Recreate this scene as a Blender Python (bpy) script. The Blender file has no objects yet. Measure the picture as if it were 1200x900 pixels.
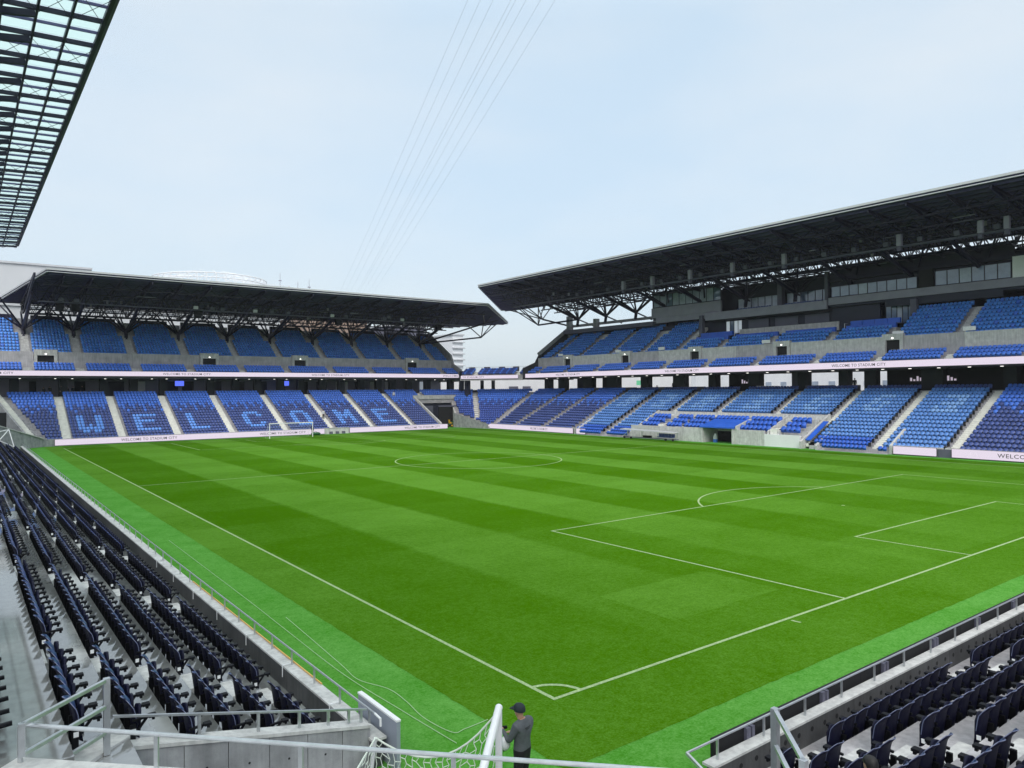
import bpy, bmesh, math, random
import numpy as np
from mathutils import Vector, Matrix
random.seed(7)
rng = np.random.default_rng(7)
sc = bpy.context.scene
COL = sc.collection

# ------------------------------------------------------------------ camera
CAM = Vector((-11.652, -13.728, 7.631))
YAW, PITCH, ROLL, FPX = 0.6496, 0.00847, -0.00754, 854.56
def cam_axes():
    f = Vector((math.sin(YAW)*math.cos(PITCH), math.cos(YAW)*math.cos(PITCH), math.sin(PITCH)))
    r0 = Vector((math.cos(YAW), -math.sin(YAW), 0)); u0 = r0.cross(f)
    r = math.cos(ROLL)*r0 + math.sin(ROLL)*u0
    u = -math.sin(ROLL)*r0 + math.cos(ROLL)*u0
    return r, u, f
cr, cu, cf = cam_axes()
cd = bpy.data.cameras.new("camera"); cam = bpy.data.objects.new("camera", cd); COL.objects.link(cam)
M = Matrix((cr, cu, -cf)).transposed().to_4x4(); M.translation = CAM
cam.matrix_world = M
cd.sensor_width = 36; cd.lens = FPX/1200*36; cd.clip_start = 0.1; cd.clip_end = 6000
sc.camera = cam

# ------------------------------------------------------------------ world: overcast daylight
SUN_EL, SUN_AZ = math.radians(47), math.radians(215)     # azimuth from +y towards +x
w = bpy.data.worlds.new("World"); sc.world = w; w.use_nodes = True
nt = w.node_tree; nt.nodes.clear()
N = nt.nodes.new; L = nt.links.new
out = N("ShaderNodeOutputWorld"); addn = N("ShaderNodeAddShader")
b1 = N("ShaderNodeBackground"); b2 = N("ShaderNodeBackground")
sky = N("ShaderNodeTexSky"); sky.sky_type = 'NISHITA'; sky.sun_disc = False
sky.sun_elevation = SUN_EL; sky.sun_rotation = SUN_AZ; sky.dust_density = 4.0; sky.air_density = 1.0
L(sky.outputs[0], b1.inputs[0]); b1.inputs[1].default_value = 0.05
tc = N("ShaderNodeTexCoord"); sep = N("ShaderNodeSeparateXYZ"); L(tc.outputs["Generated"], sep.inputs[0])
mp = N("ShaderNodeMapping"); mp.inputs["Scale"].default_value = (1, 1, 2.6); L(tc.outputs["Generated"], mp.inputs[0])
no = N("ShaderNodeTexNoise"); no.inputs["Scale"].default_value = 2.2; no.inputs["Detail"].default_value = 5; no.inputs["Roughness"].default_value = 0.5
L(mp.outputs[0], no.inputs["Vector"])
ramp = N("ShaderNodeValToRGB"); L(sep.outputs[2], ramp.inputs[0])
el = ramp.color_ramp.elements
el[0].position = 0.0; el[0].color = (0.62, 0.695, 0.755, 1)
el[1].position = 1.0; el[1].color = (1.45, 1.46, 1.46, 1)
e2 = el.new(0.12); e2.color = (0.600, 0.690, 0.755, 1)
e3 = el.new(0.45); e3.color = (0.615, 0.710, 0.775, 1)
cl = N("ShaderNodeValToRGB"); L(no.outputs[0], cl.inputs[0])
cl.color_ramp.elements[0].position = 0.30; cl.color_ramp.elements[0].color = (0.88, 0.945, 0.995, 1)
cl.color_ramp.elements[1].position = 0.68; cl.color_ramp.elements[1].color = (1.10, 1.045, 1.0, 1)
mul = N("ShaderNodeMix"); mul.data_type = 'RGBA'; mul.blend_type = 'MULTIPLY'; mul.inputs[0].default_value = 1.0
L(ramp.outputs[0], mul.inputs[6]); L(cl.outputs[0], mul.inputs[7]); L(mul.outputs[2], b2.inputs[0])
b2.inputs[1].default_value = 1.0
L(b1.outputs[0], addn.inputs[0]); L(b2.outputs[0], addn.inputs[1]); L(addn.outputs[0], out.inputs[0])

sl = bpy.data.lights.new("sun", 'SUN'); sl.energy = 1.5; sl.angle = math.radians(32); sl.color = (1.0, 0.97, 0.93)
so = bpy.data.objects.new("sun", sl); COL.objects.link(so)
sd = Vector((math.sin(SUN_AZ)*math.cos(SUN_EL), math.cos(SUN_AZ)*math.cos(SUN_EL), math.sin(SUN_EL)))
so.rotation_euler = sd.to_track_quat('Z', 'Y').to_euler(); so.location = (0, 0, 80)

vs = sc.view_settings
vs.view_transform = 'Standard'; vs.look = 'None'; vs.gamma = 1.0; vs.exposure = 0.0; vs.use_curve_mapping = False
sc.cycles.max_bounces = 6; sc.cycles.diffuse_bounces = 3; sc.cycles.glossy_bounces = 3; sc.cycles.transmission_bounces = 4

# ------------------------------------------------------------------ materials
MT = {}
def mat(name, col, rough=0.6, metal=0.0, var=0.0, scale=4.0, bump=0.0, bscale=40.0, emit=None, estr=0.0, spec=0.5, trans=0.0, col2=None, streak=0.0):
    m = bpy.data.materials.new(name); m.use_nodes = True
    n = m.node_tree.nodes; l = m.node_tree.links; b = n["Principled BSDF"]
    b.inputs["Roughness"].default_value = rough; b.inputs["Metallic"].default_value = metal
    b.inputs["Specular IOR Level"].default_value = spec
    c = tuple(col) + (1,)
    b.inputs["Base Color"].default_value = c
    if trans: b.inputs["Transmission Weight"].default_value = trans
    if var or bump:
        t = n.new("ShaderNodeTexCoord")
    if var:
        x = n.new("ShaderNodeTexNoise"); x.inputs["Scale"].default_value = scale; x.inputs["Detail"].default_value = 6; x.inputs["Roughness"].default_value = 0.6
        l.new(t.outputs["Object"], x.inputs["Vector"])
        r = n.new("ShaderNodeValToRGB"); l.new(x.outputs[0], r.inputs[0])
        lo = tuple(max(0, v*(1-var)) for v in col); hi = tuple(min(1, v*(1+var)) for v in (col2 or col))
        r.color_ramp.elements[0].position = 0.3; r.color_ramp.elements[0].color = lo + (1,)
        r.color_ramp.elements[1].position = 0.7; r.color_ramp.elements[1].color = hi + (1,)
        l.new(r.outputs[0], b.inputs["Base Color"])
        if streak:
            mpn = n.new("ShaderNodeMapping"); mpn.inputs["Scale"].default_value = (5.0, 5.0, 0.35); l.new(t.outputs["Object"], mpn.inputs[0])
            x2 = n.new("ShaderNodeTexNoise"); x2.inputs["Scale"].default_value = 1.6; x2.inputs["Detail"].default_value = 6; l.new(mpn.outputs[0], x2.inputs["Vector"])
            r2 = n.new("ShaderNodeValToRGB"); l.new(x2.outputs[0], r2.inputs[0])
            r2.color_ramp.elements[0].position = 0.36; r2.color_ramp.elements[0].color = (1-streak, 1-streak, 1-streak*0.95, 1)
            r2.color_ramp.elements[1].position = 0.60; r2.color_ramp.elements[1].color = (1, 1, 1, 1)
            mm = n.new("ShaderNodeMix"); mm.data_type = 'RGBA'; mm.blend_type = 'MULTIPLY'; mm.inputs[0].default_value = 1.0
            l.new(r.outputs[0], mm.inputs[6]); l.new(r2.outputs[0], mm.inputs[7]); l.new(mm.outputs[2], b.inputs["Base Color"])
    if bump:
        y = n.new("ShaderNodeTexNoise"); y.inputs["Scale"].default_value = bscale; y.inputs["Detail"].default_value = 4
        l.new(t.outputs["Object"], y.inputs["Vector"])
        q = n.new("ShaderNodeBump"); q.inputs["Strength"].default_value = bump; q.inputs["Distance"].default_value = 0.02
        l.new(y.outputs[0], q.inputs["Height"]); l.new(q.outputs[0], b.inputs["Normal"])
    if emit:
        b.inputs["Emission Color"].default_value = tuple(emit) + (1,); b.inputs["Emission Strength"].default_value = estr
    MT[name] = m
    return m

mat("concrete", (0.47, 0.46, 0.475), 0.8, var=0.2, scale=0.9, bump=0.25, bscale=18, streak=0.22)
mat("concrete_wall", (0.33, 0.34, 0.35), 0.75, var=0.28, scale=1.6, bump=0.25, bscale=14, streak=0.18)
mat("concrete_pale", (0.58, 0.585, 0.57), 0.8, var=0.18, scale=1.8, streak=0.2)
mat("step_pale", (0.78, 0.78, 0.72), 0.8, var=0.12, scale=2.0)
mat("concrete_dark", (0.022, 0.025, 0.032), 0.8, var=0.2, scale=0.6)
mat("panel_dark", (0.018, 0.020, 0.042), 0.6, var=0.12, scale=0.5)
mat("panel_grey", (0.11, 0.11, 0.155), 0.7, var=0.1, scale=0.6)
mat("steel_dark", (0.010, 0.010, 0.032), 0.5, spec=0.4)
mat("concrete_shaded", (0.075, 0.077, 0.080), 0.6, var=0.3, scale=1.4, bump=0.25, bscale=14, streak=0.25)  # dark concrete for the front walls, shade on their faces put into the colour
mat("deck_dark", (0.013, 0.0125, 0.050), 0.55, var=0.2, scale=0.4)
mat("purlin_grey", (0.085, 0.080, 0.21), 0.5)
mat("galvanised", (0.56, 0.58, 0.60), 0.33, metal=0.75, var=0.12, scale=6)
mat("fascia", (0.55, 0.57, 0.59), 0.45, var=0.06, scale=0.6)
mat("panel_mid", (0.28, 0.275, 0.34), 0.6, var=0.1, scale=0.7)
mat("white_paint", (0.80, 0.81, 0.82), 0.4, var=0.05, scale=3)
mat("white_wall", (0.82, 0.83, 0.85), 0.8, var=0.06, scale=0.3)
mat("seat_navy", (0.0050, 0.0055, 0.022), 0.55, var=0.15, scale=8, spec=0.16)
mat("seat_front", (0.045, 0.080, 0.270), 0.30, var=0.15, scale=8, spec=0.6)  # front of the navy shell, sky reflection put into the lighter blue
mat("seat_rim", (0.13, 0.15, 0.25), 0.3)  # edge of the navy shell, its pale highlight painted as colour
mat("seat_far_navy", (0.056, 0.095, 0.31), 0.45, var=0.2, scale=0.7)
mat("seat_light", (0.075, 0.215, 0.80), 0.45, var=0.12, scale=0.7)
mat("seat_letter", (0.14, 0.35, 0.92), 0.45)
mat("seat_mid", (0.105, 0.27, 0.68), 0.42, var=0.15, scale=0.7)
mat("seat_pale", (0.22, 0.43, 0.83), 0.42)
mat("seat_upper", (0.085, 0.29, 0.86), 0.45, var=0.22, scale=0.9)
mat("seat_royal", (0.025, 0.125, 0.62), 0.45, var=0.12, scale=0.7)
mat("seat_corner", (0.045, 0.095, 0.40), 0.45, var=0.15, scale=0.7)
mat("black_plastic", (0.005, 0.0055, 0.008), 0.6, spec=0.2)
mat("black_matt", (0.010, 0.010, 0.012), 0.8)
mat("letter_grey", (0.045, 0.045, 0.055), 0.6)
mat("emblem_pale", (0.5, 0.45, 0.52), 0.6, emit=(0.60, 0.52, 0.62), estr=0.7)
mat("led_screen", (0.03, 0.03, 0.03), 0.5, emit=(0.86, 0.76, 0.90), estr=0.9)
mat("lamp_glow", (0.8, 0.8, 0.8), 0.5, emit=(1.0, 0.97, 0.9), estr=2.2)
mat("tv_glow", (0.02, 0.02, 0.05), 0.3, emit=(0.10, 0.16, 0.9), estr=1.2)
mat("exit_green", (0.05, 0.3, 0.15), 0.4, emit=(0.25, 0.85, 0.5), estr=0.6)
mat("window_glass", (0.14, 0.20, 0.30), 0.06, spec=1.0, var=0.3, scale=0.4)
mat("window_blind", (0.34, 0.40, 0.50), 0.25, spec=0.8, var=0.25, scale=0.5)
mat("lit_interior", (0.55, 0.58, 0.6), 0.5, emit=(0.62, 0.70, 0.78), estr=0.35)
mat("line_white", (0.33, 0.45, 0.22), 0.9, var=0.4, scale=14, spec=0.1)
mat("rope_white", (0.68, 0.75, 0.66), 0.7)
mat("rope_pale", (0.42, 0.58, 0.36), 0.7)
mat("orange_cable", (0.70, 0.42, 0.12), 0.6)
mat("skin", (0.42, 0.25, 0.17), 0.55)
mat("shirt_grey", (0.085, 0.095, 0.105), 0.85, var=0.2, scale=9)
mat("shirt_black", (0.012, 0.012, 0.015), 0.85)
mat("shirt_white", (0.62, 0.63, 0.65), 0.85)
mat("trousers_black", (0.008, 0.008, 0.010), 0.85, var=0.2, scale=9)
mat("cap_navy", (0.012, 0.020, 0.026), 0.8)
mat("hair_black", (0.010, 0.009, 0.009), 0.6)
mat("shoe_grey", (0.05, 0.05, 0.055), 0.7)
mat("eye_dark", (0.02, 0.015, 0.012), 0.3)
mat("mower_green", (0.02, 0.11, 0.035), 0.4)
mat("mower_yellow", (0.75, 0.42, 0.02), 0.45)
mat("bottle_blue", (0.04, 0.16, 0.55), 0.4)
mat("building_far", (0.60, 0.62, 0.64), 0.8, var=0.05, scale=0.05)
mat("building_tan", (0.34, 0.25, 0.20), 0.8, var=0.2, scale=0.2)
mat("tower_pale", (0.80, 0.82, 0.84), 0.8)
mat("wire", (0.55, 0.62, 0.70), 0.5)
mat("asphalt", (0.06, 0.06, 0.062), 0.9, var=0.2, scale=0.5)

# left/near terraces: rain-wet concrete, puddles are smooth and the dry parts rough
def wet_concrete():
    m = bpy.data.materials.new("wet_concrete"); m.use_nodes = True
    n = m.node_tree.nodes; l = m.node_tree.links; b = n["Principled BSDF"]
    t = n.new("ShaderNodeTexCoord")
    mpn = n.new("ShaderNodeMapping"); mpn.inputs["Scale"].default_value = (1.0, 0.35, 1.0); l.new(t.outputs["Object"], mpn.inputs[0])
    x = n.new("ShaderNodeTexNoise"); x.inputs["Scale"].default_value = 0.55; x.inputs["Detail"].default_value = 5; l.new(mpn.outputs[0], x.inputs["Vector"])
    r = n.new("ShaderNodeValToRGB"); l.new(x.outputs[0], r.inputs[0])
    r.color_ramp.elements[0].position = 0.34; r.color_ramp.elements[0].color = (0, 0, 0, 1)
    r.color_ramp.elements[1].position = 0.46; r.color_ramp.elements[1].color = (1, 1, 1, 1)
    mx = n.new("ShaderNodeMix"); mx.data_type = 'RGBA'; l.new(r.outputs[0], mx.inputs[0])
    mx.inputs[6].default_value = (0.46, 0.465, 0.455, 1); mx.inputs[7].default_value = (0.21, 0.215, 0.21, 1)
    y = n.new("ShaderNodeTexNoise"); y.inputs["Scale"].default_value = 5.0; y.inputs["Detail"].default_value = 7; l.new(t.outputs["Object"], y.inputs["Vector"])
    m2 = n.new("ShaderNodeMix"); m2.data_type = 'RGBA'; m2.blend_type = 'MULTIPLY'; m2.inputs[0].default_value = 0.55
    l.new(mx.outputs[2], m2.inputs[6]); l.new(y.outputs[0], m2.inputs[7]); 
    g = n.new("ShaderNodeMix"); g.data_type = 'RGBA'; g.blend_type = 'ADD'; g.inputs[0].default_value = 0.35
    l.new(m2.outputs[2], g.inputs[6]); l.new(mx.outputs[2], g.inputs[7])
    l.new(g.outputs[2], b.inputs["Base Color"])
    mr = n.new("ShaderNodeMapRange"); mr.inputs[3].default_value = 0.40; mr.inputs[4].default_value = 0.05; l.new(r.outputs[0], mr.inputs[0]); l.new(mr.outputs[0], b.inputs["Roughness"])
    b.inputs["IOR"].default_value = 2.6; b.inputs["Specular IOR Level"].default_value = 0.5
    MT["wet_concrete"] = m
wet_concrete()

# left roof: light blue-green translucent panels
def roof_glass():
    m = bpy.data.materials.new("roof_glass"); m.use_nodes = True
    n = m.node_tree.nodes; l = m.node_tree.links
    for q in list(n): n.remove(q)
    o = n.new("ShaderNodeOutputMaterial"); a = n.new("ShaderNodeBsdfTranslucent"); t = n.new("ShaderNodeBsdfTransparent"); g = n.new("ShaderNodeBsdfGlossy")
    a.inputs[0].default_value = (0.74, 0.84, 0.82, 1); t.inputs[0].default_value = (0.84, 0.945, 0.925, 1); g.inputs["Roughness"].default_value = 0.1
    s1 = n.new("ShaderNodeMixShader"); s1.inputs[0].default_value = 0.62; l.new(a.outputs[0], s1.inputs[1]); l.new(t.outputs[0], s1.inputs[2])
    s2 = n.new("ShaderNodeMixShader"); s2.inputs[0].default_value = 0.05; l.new(s1.outputs[0], s2.inputs[1]); l.new(g.outputs[0], s2.inputs[2])
    l.new(s2.outputs[0], o.inputs[0]); MT["roof_glass"] = m
roof_glass()

# mown turf
def turf(name, dark, light, stripes, nscale=1.0):
    m = bpy.data.materials.new(name); m.use_nodes = True
    n = m.node_tree.nodes; l = m.node_tree.links; b = n["Principled BSDF"]
    b.inputs["Roughness"].default_value = 0.85; b.inputs["Specular IOR Level"].default_value = 0.0
    t = n.new("ShaderNodeTexCoord"); s = n.new("ShaderNodeSeparateXYZ"); l.new(t.outputs["Object"], s.inputs[0])
    def noise(sc_, det, vec=None, ro=0.6):
        x = n.new("ShaderNodeTexNoise"); x.inputs["Scale"].default_value = sc_; x.inputs["Detail"].default_value = det; x.inputs["Roughness"].default_value = ro
        l.new(vec or t.outputs["Object"], x.inputs["Vector"]); return x.outputs[0]
    def mathn(op, a, b_=None, c=None):
        x = n.new("ShaderNodeMath"); x.operation = op
        for i, v in enumerate((a, b_, c)):
            if v is None: continue
            if isinstance(v, (int, float)): x.inputs[i].default_value = v
            else: l.new(v, x.inputs[i])
        return x.outputs[0]
    if stripes:
        wob = noise(1.6, 5)
        wx = mathn('MULTIPLY_ADD', wob, 0.45, s.outputs[0])
        wy = mathn('MULTIPLY_ADD', wob, 0.30, s.outputs[1])
        def band(v, wdt, off):
            q = mathn('ADD', v, off)
            ph = mathn('MULTIPLY', q, math.pi/wdt)
            sn = mathn('SINE', ph)
            k = mathn('MULTIPLY', sn, 8.0)
            c = n.new("ShaderNodeClamp"); l.new(k, c.inputs[0]); c.inputs[1].default_value = -1; c.inputs[2].default_value = 1
            return c.outputs[0]
        bx = band(wx, 5.667, -0.35); by = band(wy, 5.83, -0.15)
        # bx>0 in the first (dark) strip
        a = mathn('MULTIPLY', bx, mathn('MULTIPLY_ADD', noise(0.09, 2), -0.44, -0.10))
        c2 = mathn('MULTIPLY', by, mathn('MULTIPLY', noise(0.05, 2), 0.16))
        mr = n.new("ShaderNodeMapRange"); mr.inputs[1].default_value = 0.5; mr.inputs[2].default_value = 24.0; mr.inputs[3].default_value = 0.12; mr.inputs[4].default_value = 1.0
        l.new(s.outputs[1], mr.inputs[0])
        # one paler mown rectangle left of the near penalty area
        def gate(v, lo, hi):
            return mathn('MULTIPLY', mathn('GREATER_THAN', v, lo), mathn('LESS_THAN', v, hi))
        pale = mathn('MULTIPLY', gate(wx, 7.4, 13.4), gate(wy, 2.4, 6.0))
        wear = mathn('MULTIPLY', gate(wx, 22.0, 48.0), gate(wy, 0.9, 5.8))
        e = mathn('ADD', mathn('MULTIPLY', mathn('ADD', a, c2), mr.outputs[0]), mathn('MULTIPLY_ADD', mr.outputs[0], 0.10, -0.10))
        e = mathn('ADD', e, mathn('MULTIPLY_ADD', pale, 0.26, mathn('MULTIPLY', wear, 0.12)))
        f = mathn('ADD', e, 0.42)
        big = noise(0.07, 3)
        f2 = mathn('MULTIPLY_ADD', mathn('SUBTRACT', big, 0.5), 0.5, f)
    else:
        mpn = n.new("ShaderNodeMapping"); mpn.inputs["Scale"].default_value = (0.6, 0.6, 1); l.new(t.outputs["Object"], mpn.inputs[0])
        f2 = mathn('MULTIPLY_ADD', mathn('SUBTRACT', noise(0.5, 4), 0.5), 0.8, 0.45)
    tuft = noise(4.0*nscale, 7, ro=0.72); fine = noise(15.0*nscale, 5, ro=0.8)
    f2 = mathn('MULTIPLY_ADD', mathn('SUBTRACT', noise(0.55, 6, ro=0.65), 0.5), 0.7, f2)
    f3 = mathn('MULTIPLY_ADD', mathn('SUBTRACT', tuft, 0.5), 1.5 if stripes else 1.3, f2)
    f4 = mathn('MULTIPLY_ADD', mathn('SUBTRACT', fine, 0.5), 2.6, f3)
    mx = n.new("ShaderNodeMix"); mx.data_type = 'RGBA'; mx.clamp_factor = True; l.new(f4, mx.inputs[0])
    mx.inputs[6].default_value = tuple(dark) + (1,); mx.inputs[7].default_value = tuple(light) + (1,)
    l.new(mx.outputs[2], b.inputs["Base Color"])
    q = n.new("ShaderNodeBump"); q.inputs["Strength"].default_value = 0.5; q.inputs["Distance"].default_value = 0.03
    l.new(mathn('ADD', tuft, fine), q.inputs["Height"]); l.new(q.outputs[0], b.inputs["Normal"])
    MT[name] = m
turf("turf_mown", (0.046, 0.142, 0.0005), (0.104, 0.255, 0.028), True)
turf("turf_surround", (0.050, 0.225, 0.015), (0.140, 0.370, 0.080), False)

# ------------------------------------------------------------------ helpers
class FR:
    """local stand frame: s along the pitch side, d away from the pitch, z up"""
    def __init__(self, o, e, n): self.o = Vector(o).to_3d(); self.e = Vector((e[0], e[1], 0)).normalized(); self.n = Vector((n[0], n[1], 0)).normalized()
    def P(self, s, d, z): return self.o + self.e*s + self.n*d + Vector((0, 0, z))
WORLD = FR((0, 0, 0), (1, 0), (0, 1))

class MB:
    def __init__(self, fr=WORLD): self.v = []; self.f = []; self.m = []; self.fr = fr
    def add(self, vs_, fs, m=0, raw=False):
        k = len(self.v)
        self.v += [Vector(p) if raw else self.fr.P(*p) for p in vs_]
        self.f += [tuple(i+k for i in f) for f in fs]; self.m += [m]*len(fs)
        return self
    def box(self, x0, x1, y0, y1, z0, z1, m=0):
        return self.add([(x0, y0, z0), (x1, y0, z0), (x1, y1, z0), (x0, y1, z0), (x0, y0, z1), (x1, y0, z1), (x1, y1, z1), (x0, y1, z1)],
                        [(0, 3, 2, 1), (4, 5, 6, 7), (0, 1, 5, 4), (1, 2, 6, 5), (2, 3, 7, 6), (3, 0, 4, 7)], m)
    def beam(self, p, q, w_, h_, m=0, raw=False, w2=None, h2=None):
        p = Vector(p) if raw else self.fr.P(*p); q = Vector(q) if raw else self.fr.P(*q)
        t = (q-p); 
        if t.length < 1e-6: return self
        t.normalize(); up = Vector((0, 0, 1)) if abs(t.z) < 0.95 else Vector((1, 0, 0))
        a = t.cross(up).normalized(); b = a.cross(t).normalized()
        w2 = w_ if w2 is None else w2; h2 = h_ if h2 is None else h2
        vs_ = [p+a*w_/2*i+b*h_/2*j for i, j in ((-1, -1), (1, -1), (1, 1), (-1, 1))] + [q+a*w2/2*i+b*h2/2*j for i, j in ((-1, -1), (1, -1), (1, 1), (-1, 1))]
        return self.add(vs_, [(0, 1, 2, 3), (7, 6, 5, 4), (0, 4, 5, 1), (1, 5, 6, 2), (2, 6, 7, 3), (3, 7, 4, 0)], m, raw=True)
    def tube(self, pts, r, n=8, m=0, raw=False, r2=None, cap=True):
        P_ = [Vector(p) if raw else self.fr.P(*p) for p in pts]; k0 = len(self.v); K = len(P_)
        prev = None
        for i, p in enumerate(P_):
            t = (P_[min(i+1, K-1)]-P_[max(i-1, 0)]).normalized()
            if prev is None:
                up = Vector((0, 0, 1)) if abs(t.z) < 0.9 else Vector((1, 0, 0)); a = t.cross(up).normalized()
            else: a = (prev - t*prev.dot(t)).normalized()
            prev = a; b = t.cross(a); rr = r if r2 is None else r+(r2-r)*i/(K-1)
            self.v += [p+(a*math.cos(2*math.pi*j/n)+b*math.sin(2*math.pi*j/n))*rr for j in range(n)]
        for i in range(K-1):
            for j in range(n):
                self.f.append((k0+i*n+j, k0+i*n+(j+1) % n, k0+(i+1)*n+(j+1) % n, k0+(i+1)*n+j)); self.m.append(m)
        if cap:
            self.f.append(tuple(k0+j for j in range(n-1, -1, -1))); self.f.append(tuple(k0+(K-1)*n+j for j in range(n))); self.m += [m, m]
        return self
    def prism(self, prof, s0, s1, m=0):
        """closed profile [(d,z)] extruded along s"""
        k = len(prof)
        return self.add([(s0, d, z) for d, z in prof]+[(s1, d, z) for d, z in prof],
                        [tuple(range(k)), tuple(range(2*k-1, k-1, -1))]+[(i, k+i, k+(i+1) % k, (i+1) % k) for i in range(k)], m)
    def slab(self, poly, z0, z1, m=0):
        """plan polygon [(s,d)] between heights; z0/z1 may be functions of (s,d)"""
        g = lambda z, a, b: z(a, b) if callable(z) else z
        k = len(poly)
        return self.add([(a, b, g(z0, a, b)) for a, b in poly]+[(a, b, g(z1, a, b)) for a, b in poly],
                        [tuple(range(k-1, -1, -1)), tuple(range(k, 2*k))]+[(i, (i+1) % k, k+(i+1) % k, k+i) for i in range(k)], m)
    def build(self, name, mats, parent=None, smooth=False, **props):
        me = bpy.data.meshes.new(name); me.from_pydata([tuple(v) for v in self.v], [], self.f)
        if isinstance(mats, str): mats = [mats]
        for q in mats: me.materials.append(MT[q])
        if len(mats) > 1: me.polygons.foreach_set("material_index", self.m)
        if smooth: me.polygons.foreach_set("use_smooth", [True]*len(self.f))
        me.update()
        return link(name, me, parent, **props)

def root_of(o):
    while o.parent: o = o.parent
    return o
def link(name, me, parent=None, local=False, **props):
    o = bpy.data.objects.new(name, me); COL.objects.link(o)
    if parent is not None:
        o.parent = parent
        if parent.parent is None and not local: o.location = -parent.location
    for k_, v_ in props.items(): o[k_] = v_
    return o
def thing(name, label, cat, loc=(0, 0, 0), group=None):
    o = bpy.data.objects.new(name, None); COL.objects.link(o); o.location = loc; o.empty_display_size = 0.3
    o["label"] = label; o["category"] = cat
    if group: o["group"] = group
    return o
ORD = "first second third fourth fifth sixth seventh eighth ninth tenth eleventh twelfth thirteenth fourteenth fifteenth sixteenth seventeenth eighteenth nineteenth twentieth".split()
def ordn(i):
    if i < 20: return ORD[i]
    tens = {2: "twenty", 3: "thirty", 4: "forty", 5: "fifty"}[(i+1)//10]
    return tens+"-"+ORD[(i+1) % 10-1] if (i+1) % 10 else tens.replace("y", "ieth")

_txt = {}
def text_geo(s):
    """outline of a word as (verts, faces), unit height"""
    if s in _txt: return _txt[s]
    c = bpy.data.curves.new("text", 'FONT'); c.body = s; c.size = 1.0; c.resolution_u = 2; c.space_character = 1.1; c.offset = 0.007
    o = bpy.data.objects.new("text", c); COL.objects.link(o)
    me = bpy.data.meshes.new_from_object(o.evaluated_get(bpy.context.evaluated_depsgraph_get()))
    vs_ = np.array([v.co[:2] for v in me.vertices]); fs = [tuple(p.vertices) for p in me.polygons]
    bpy.data.objects.remove(o); bpy.data.curves.remove(c); bpy.data.meshes.remove(me)
    vs_[:, 0] -= vs_[:, 0].min(); vs_[:, 1] -= vs_[:, 1].min(); vs_ /= vs_[:, 1].max()
    _txt[s] = (vs_, fs); return _txt[s]
# ------------------------------------------------------------------ ground and pitch
MB().add([(-3000, -3000, -0.02), (3000, -3000, -0.02), (3000, 3000, -0.02), (-3000, 3000, -0.02)], [(0, 1, 2, 3)]).build("ground", "asphalt", kind="structure")
MB().add([(-5.0, -5.0, 0), (78, -5.0, 0), (78, 122, 0), (-5.0, 122, 0)], [(0, 1, 2, 3)]).build("turf_surround", "turf_surround", kind="structure")
ring_ = []
for (xa, ya), (xb, yb) in (((-1.95, -2.65), (71.2, -2.65)), ((71.2, -2.65), (71.2, 109.0)), ((71.2, 109.0), (-1.95, 109.0)), ((-1.95, 109.0), (-1.95, -2.65))):
    n_ = int(math.hypot(xb-xa, yb-ya)/0.35)
    for i in range(n_):
        t = i/n_; wv = random.uniform(-0.022, 0.022)
        nx, ny = -(yb-ya), xb-xa; ln = math.hypot(nx, ny)
        ring_.append((xa+(xb-xa)*t+nx/ln*wv, ya+(yb-ya)*t+ny/ln*wv))
pb = MB(); k_ = len(ring_); pb.add([(x, y, 0.006) for x, y in ring_], [tuple(range(k_))])
pitch = pb.build("pitch", "turf_mown", kind="structure")
def strip(x0, x1, y0, y1, name="marking_line"):
    z = 0.011
    return MB().add([(x0, y0, z), (x1, y0, z), (x1, y1, z), (x0, y1, z)], [(0, 1, 2, 3)]).build(name, "line_white", pitch)
def arc(cx, cy, R, a0, a1, name, n=64, z=0.0115):
    b = MB(); vs_ = []
    for i in range(n+1):
        a = a0+(a1-a0)*i/n
        for r_ in (R-0.06, R+0.06): vs_.append((cx+r_*math.cos(a), cy+r_*math.sin(a), z))
    b.add(vs_, [(2*i, 2*i+1, 2*i+3, 2*i+2) for i in range(n)]); return b.build(name, "line_white", pitch)
W = 0.11
strip(0, W, W, 105-W, "touchline"); strip(68-W, 68, W, 105-W, "touchline")
strip(0, 68, 0, W, "goal_line"); strip(0, 68, 105-W, 105, "goal_line")
strip(W, 68-W, 52.44, 52.56, "halfway_line")
for sgn, y0 in ((1, 0), (-1, 105)):
    f = lambda a: y0+sgn*a
    def hl(x0, x1, d): a, b = sorted((f(d-W), f(d))); strip(x0, x1, a, b, "area_line")
    def vl(x0, d): a, b = sorted((f(W), f(d-W))); strip(x0, x0+W, a, b, "area_line")
    hl(13.84, 54.16, 16.5); vl(13.84, 16.5); vl(54.16-W, 16.5)
    hl(24.84, 43.16, 5.5); vl(24.84, 5.5); vl(43.16-W, 5.5)
    a = math.acos(5.5/9.09)
    c = math.pi/2*sgn
    arc(34, f(11), 9.09, c-a, c+a, "penalty_arc", 40)
    arc(34, f(11), 0.06, 0, 2*math.pi, "penalty_spot", 10)
for cx, cy, a in ((0, 0, 0), (68, 0, 90), (68, 105, 180), (0, 105, 270)):
    arc(cx, cy, 0.94, math.radians(a)+0.07, math.radians(a+90)-0.07, "corner_arc", 14)
arc(34, 52.5, 9.09, 0, 2*math.pi, "centre_circle", 90)
arc(34, 52.5, 0.08, 0, 2*math.pi, "centre_spot", 10)
MB().add([(10.08, -0.12, 0.011), (10.10, -0.44, 0.011), (10.20, -0.44, 0.011), (10.18, -0.12, 0.011)], [(0, 1, 2, 3)]).build("area_line", "line_white", pitch)

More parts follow.
